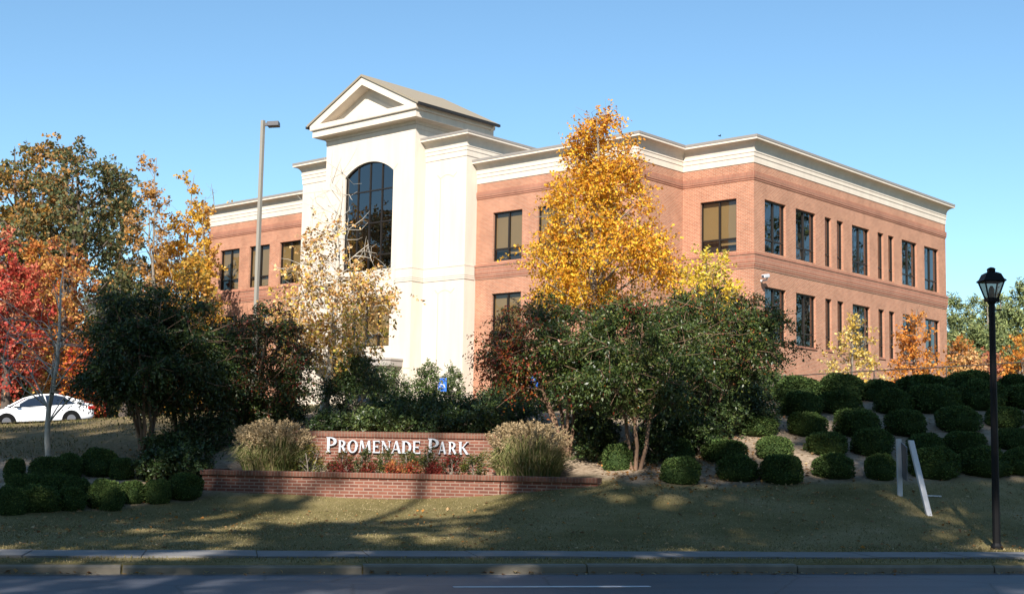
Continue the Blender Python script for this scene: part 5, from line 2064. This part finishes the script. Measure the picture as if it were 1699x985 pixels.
# ---- plume grass -------------------------------------------------------------------
def plume_grass(label, px, top, bot, wpx, D, gz, sd):
    global rng
    rng = np.random.default_rng(sd)
    p_ = at(px, bot, D)
    t = empty('plume_grass', (p_.x, D, gz), label, 'ornamental grass', 'plume grass clumps at the ends of the sign')
    Ht = ztop(px, top, D) - gz
    rm = wpx / 2 / FPX * D
    n_ = 2600
    a_ = rng.random(n_) * 2 * np.pi
    r0 = rm * .72 * np.sqrt(rng.random(n_))
    lean = rm * (.15 + .6 * rng.random(n_)) * (r0 / (rm * .72) * .8 + .2)
    base = np.stack([r0 * np.cos(a_), r0 * np.sin(a_) * .8, np.zeros(n_)], 1)
    a2 = a_ + rng.standard_normal(n_) * .6
    hh = Ht * (.40 + .45 * rng.random(n_)) * (1 - .45 * (r0 / (rm * .72)) ** 2)
    seg = 6
    V, F, T = [], [], []
    cpal = tint_mix(((.22, .24, .08), (.15, .19, .06), (.33, .30, .13), (.40, .33, .17)), n_)
    ctr = []
    for k in range(seg + 1):
        u_ = k / seg
        out = lean * u_ ** 1.8
        z = hh * (np.sin(u_ * 1.9) / np.sin(1.5708) * .98 - .20 * (u_ > .8) * (u_ - .8) / .2 * rng.random(n_))
        ctr.append(base + np.stack([np.cos(a2) * out, np.sin(a2) * out, z], 1))
    wv = np.stack([-np.sin(a2 + .9), np.cos(a2 + .9), np.zeros(n_)], 1)
    for k in range(seg + 1):
        w_ = .011 * (1 - (k / seg) ** 2) + .0015
        V.append(np.stack([ctr[k] - wv * w_, ctr[k] + wv * w_], 1))
    V = np.stack(V, 1)                            # n, seg+1, 2, 3
    idx = np.arange(n_)[:, None] * (seg + 1) * 2 + np.arange(seg)[None] * 2
    F = np.stack([idx, idx + 1, idx + 3, idx + 2], -1).reshape(-1, 4)
    np_mesh('blades', V.reshape(-1, 3), F4=F, mat=M['straw'], parent=t, tint=np.repeat(cpal, (seg + 1) * 2, 0))
    # plumes: feathery heads on thin stalks
    m_ = 200 if px < 600 else 150
    a_ = rng.random(m_) * 2 * np.pi
    rr = rm * .92 * rng.random(m_) ** .5
    tip = np.stack([rr * np.cos(a_), rr * np.sin(a_), Ht * (.48 + .50 * np.sqrt(np.clip(1 - (rr / rm) ** 2, 0, 1)) - .16 * rng.random(m_) ** 2)], 1)
    b0_ = tip * np.array([.6, .6, 0])
    paths = [(curve(b0_[i], tip[i], np.array([0, 0, .15 * Ht]), 5), [.006, .005, .005, .004, .003]) for i in range(m_)]
    Vt, Ft = tubes(paths, 4)
    np_mesh('stalks', Vt, F4=Ft, mat=M['straw'], parent=t, tint=np.tile(np.array([.40, .32, .17]), (len(Vt), 1)))
    q = 46
    i_ = np.repeat(np.arange(m_), q)
    u_ = np.tile(np.linspace(0, 1, q), m_)
    ax = unit(np.stack([np.cos(a_) * .5, np.sin(a_) * .5, np.ones(m_)], 1) + rng.standard_normal((m_, 3)) * .2)
    Lp = .20 + .08 * rng.random(m_)
    P = tip[i_] + ax[i_] * ((u_ - .5) * Lp[i_])[:, None] + np.stack([np.cos(a_), np.sin(a_), -1 * np.ones(m_)], 1)[i_] * (u_ ** 2 * .05)[:, None]
    dv = unit(ax[i_] * .8 + rng.standard_normal((len(P), 3)) * .7)
    Q = leaf_quads(P, dv, .062 * (1.1 - .5 * np.abs(u_ - .35)) * (.6 + .7 * rng.random(len(P))), .28)
    leaf_obj('plumes', Q, tint_mix(((.46, .35, .20), (.56, .44, .27), (.38, .28, .155)), len(P)), M['straw'], t)
    return t


plume_grass('wide tan plume grass clump at the left end of the planter', 452, 697, 779, 132, 29.2, 1.03, 401)
plume_grass('taller green and tan plume grass clump at the right end of the planter', 876, 698, 790, 142, 28.4, 1.03, 402)

# ---- fallen leaves and lawn grass: nobody could count them ---------------------------
rng = np.random.default_rng(77)
n_ = 5200
px_ = rng.uniform(-80, 1780, n_ * 3)
py_ = rng.uniform(700, 935, n_ * 3)
P = []
t0_ = rng.uniform(-14, 26, 17000)
s0_ = 2.0 + 14 * rng.random(17000) ** .8
lx, ly = xy(t0_, s0_)
keep = rng.random(17000) < .28 + .5 * np.exp(-((lx - 4.5) ** 2 / 7 + (ly - 28.5) ** 2 / 5)) + .25 * (np.abs(s0_ - 2.2) < .4)
lx, ly = lx[keep], ly[keep]
ex2 = rng.normal(3.6, 1.5, 1500)
ey2 = rng.normal(29.6, 1.4, 1500)
lx, ly = np.concatenate([lx, ex2]), np.concatenate([ly, ey2])
# not inside the planter
ok = ~((lx > -7) & (lx < 1.9) & (ly > 26.8) & (ly < 31))
lx, ly = lx[ok], ly[ok]
lz = H(lx, ly) + .025
P = np.stack([lx, ly, lz], 1)
dv = unit(np.stack([rng.standard_normal(len(P)), rng.standard_normal(len(P)), .25 * rng.standard_normal(len(P))], 1))
Q = leaf_quads(P, dv, .075 * (.5 + .9 * rng.random(len(P))), .75, face=np.stack([.3 * rng.standard_normal(len(P)), .3 * rng.standard_normal(len(P)), np.ones(len(P))], 1), fold=.2)
tg, sg = rng.uniform(-12, 24, 420), -.02 - .35 * rng.random(420) ** 2.5
g2 = xy(tg, sg)
P2 = np.stack([g2[0], g2[1], np.full(420, .02)], 1)
d2 = unit(np.stack([rng.standard_normal(420), rng.standard_normal(420), .2 * rng.standard_normal(420)], 1))
Q = np.concatenate([Q, leaf_quads(P2, d2, .07 * (.5 + .8 * rng.random(420)), .75, face=np.tile(np.array([.1, .1, 1.]), (420, 1)), fold=.2)])
P = np.concatenate([P, P2])
tag(leaf_obj('fallen_leaves', Q, tint_mix(((.42, .27, .12), (.34, .18, .06), (.50, .38, .20), (.24, .12, .05), (.50, .22, .05)), len(P)), M['leaf']), kind='stuff')
n_ = 150000
t0_ = rng.uniform(-13, 25, n_)
s0_ = 1.93 + 11.5 * rng.random(n_) ** 1.15
strip = rng.random(n_) < .07
s0_ = np.where(strip, rng.uniform(.17, .89, n_), s0_)
lx, ly = xy(t0_, s0_)
ok = (ly < np.interp(lx, ex, ey) - .02) | strip
lx, ly = lx[ok], ly[ok]
strip = strip[ok]
n_ = len(lx)
lz = H(lx, ly)
P = np.stack([lx, ly, lz + .0], 1)
dv = unit(np.stack([.55 * rng.standard_normal(n_), .55 * rng.standard_normal(n_), np.ones(n_)], 1))
Q = leaf_quads(P, dv, .036 * (.5 + .9 * rng.random(n_)), .30, fold=.05)
patch = .5 + .5 * np.sin(lx * .9 + 1.3 * np.sin(ly * .7)) * np.sin(ly * 1.1 + lx * .3)
cc = tint_mix(((.19, .16, .068), (.25, .205, .10), (.145, .13, .046), (.32, .255, .14)), n_) * (.85 + .3 * patch[:, None])
tag(leaf_obj('lawn_grass', Q, cc, M['leaf_matt']), kind='stuff')
n_ = 26000
lx, ly = rng.uniform(-20, -5.5, n_), rng.uniform(29.5, 52, n_)
ok = (np.sin(lx * 1.3 + ly * .5) * np.sin(ly * .8) + rng.standard_normal(n_) * .5) > -.1
lx, ly = lx[ok], ly[ok]
n_ = len(lx)
P = np.stack([lx, ly, H(lx, ly)], 1)
dv = unit(np.stack([.6 * rng.standard_normal(n_), .6 * rng.standard_normal(n_), np.ones(n_)], 1))
Q = leaf_quads(P, dv, .075 * (.4 + rng.random(n_)), .3, fold=.05)
tag(leaf_obj('dry_grass', Q, tint_mix(((.12, .11, .04), (.18, .14, .07), (.09, .095, .035), (.23, .18, .10)), n_), M['leaf_matt']), kind='stuff')

# ---- tall trees across the road, behind the photographer, whose shade falls on the lawn ----
SH = ((.05, .07, .025), (.08, .10, .03), (.20, .14, .04))


def shade_tree(kind, label, x, y, Ht, zb, rm, sd, n_=5000, ls=.34, tr=.28, ncl=90, env='round', bare=None, rx=1.0):
    z0 = 0.0
    return tree(kind, label, 'tree', Vector((x, y, z0)), Ht, zb, rm, env, ncl, n_, ls, SH, None, tr, 'bark_dark', 16, clr=rm * .2, twig=rm * .16, group='tall trees across the road', seedv=sd, bare=bare, fill=.55, extra_twigs=60, rx=rx)


for k, (kind, label, x, y, Ht, zb, rm, nn, env, ncl) in enumerate((
        ('oak_tree', 'dense tall oak across the road to the left', -14.3, -5, 32.4, 12.0, 5.1, 26000, 'column', 170),
        ('oak_tree', 'second dense oak across the road further left', -21.6, -6, 35.5, 17, 5.3, 24000, 'column', 140),
        ('pine_tree', 'tall pine with bare trunk across the road left of centre', -9.2, -5, 33, 28.4, 2.1, 1500, 'round', 34),
        ('pine_tree', 'slim pine across the road behind the photographer', -6.6, -5, 33, 28.0, 2.6, 1900, 'round', 40),
        ('young_oak', 'unseen young oak with thin low crown, added to dapple the lawn, across the road between the pines', -7.0, -5, 21.2, 14.5, 3.2, 3200, 'round', 34),  # unseen tree, put in for thin dapples on the middle lawn
        ('oak_tree', 'lower spreading oak across the road to the right', -.6, -5, 25.2, 11.6, 4.4, 24000, 'column', 150),
        ('oak_tree', 'tall oak across the road further right', 6.2, -5, 33.4, 21.6, 5.4, 22000, 'column', 140),
        ('oak_tree', 'rounded oak across the road at the far right', 16.0, -6, 33, 13, 5.4, 10000, 'egg', 100))):
    shade_tree(kind, label, x, y, Ht, zb, rm, 500 + k, nn, env=env, ncl=ncl, ls=.40)
wood('far_wood', -85, 95, -42, -28, 26, 42000, .9, ((.06, .07, .03), (.09, .09, .035), (.16, .11, .04)), 97)  # unseen belt behind the camera, added to cut sky light in the shade
# tall trees east of the building, seen in its side windows
for k, (x, y, Ht, rm, label) in enumerate(((50, 76, 24, 4.2, 'nearest tall pine east of the building'), (60, 84, 29, 4.6, 'second tall pine east of the building'), (70, 80, 22, 4.6, 'shorter pine east of the building'),
                                           (76, 98, 30, 5.0, 'tallest pine east of the building'), (92, 100, 27, 5.4, 'farthest pine east of the building'))):
    tree('pine_tree', label, 'tree', Vector((x, y, 2.8)), Ht, 7, rm, 'pine', 80, 5000, .42, ((.09, .12, .05), (.12, .15, .06), (.07, .09, .045)), None, .25, 'bark', 18, clr=rm * .2, twig=.7, aspect=.3, mat='leaf_matt', group='tall pines east of the building', droop=0, seedv=600 + k, fill=.6)
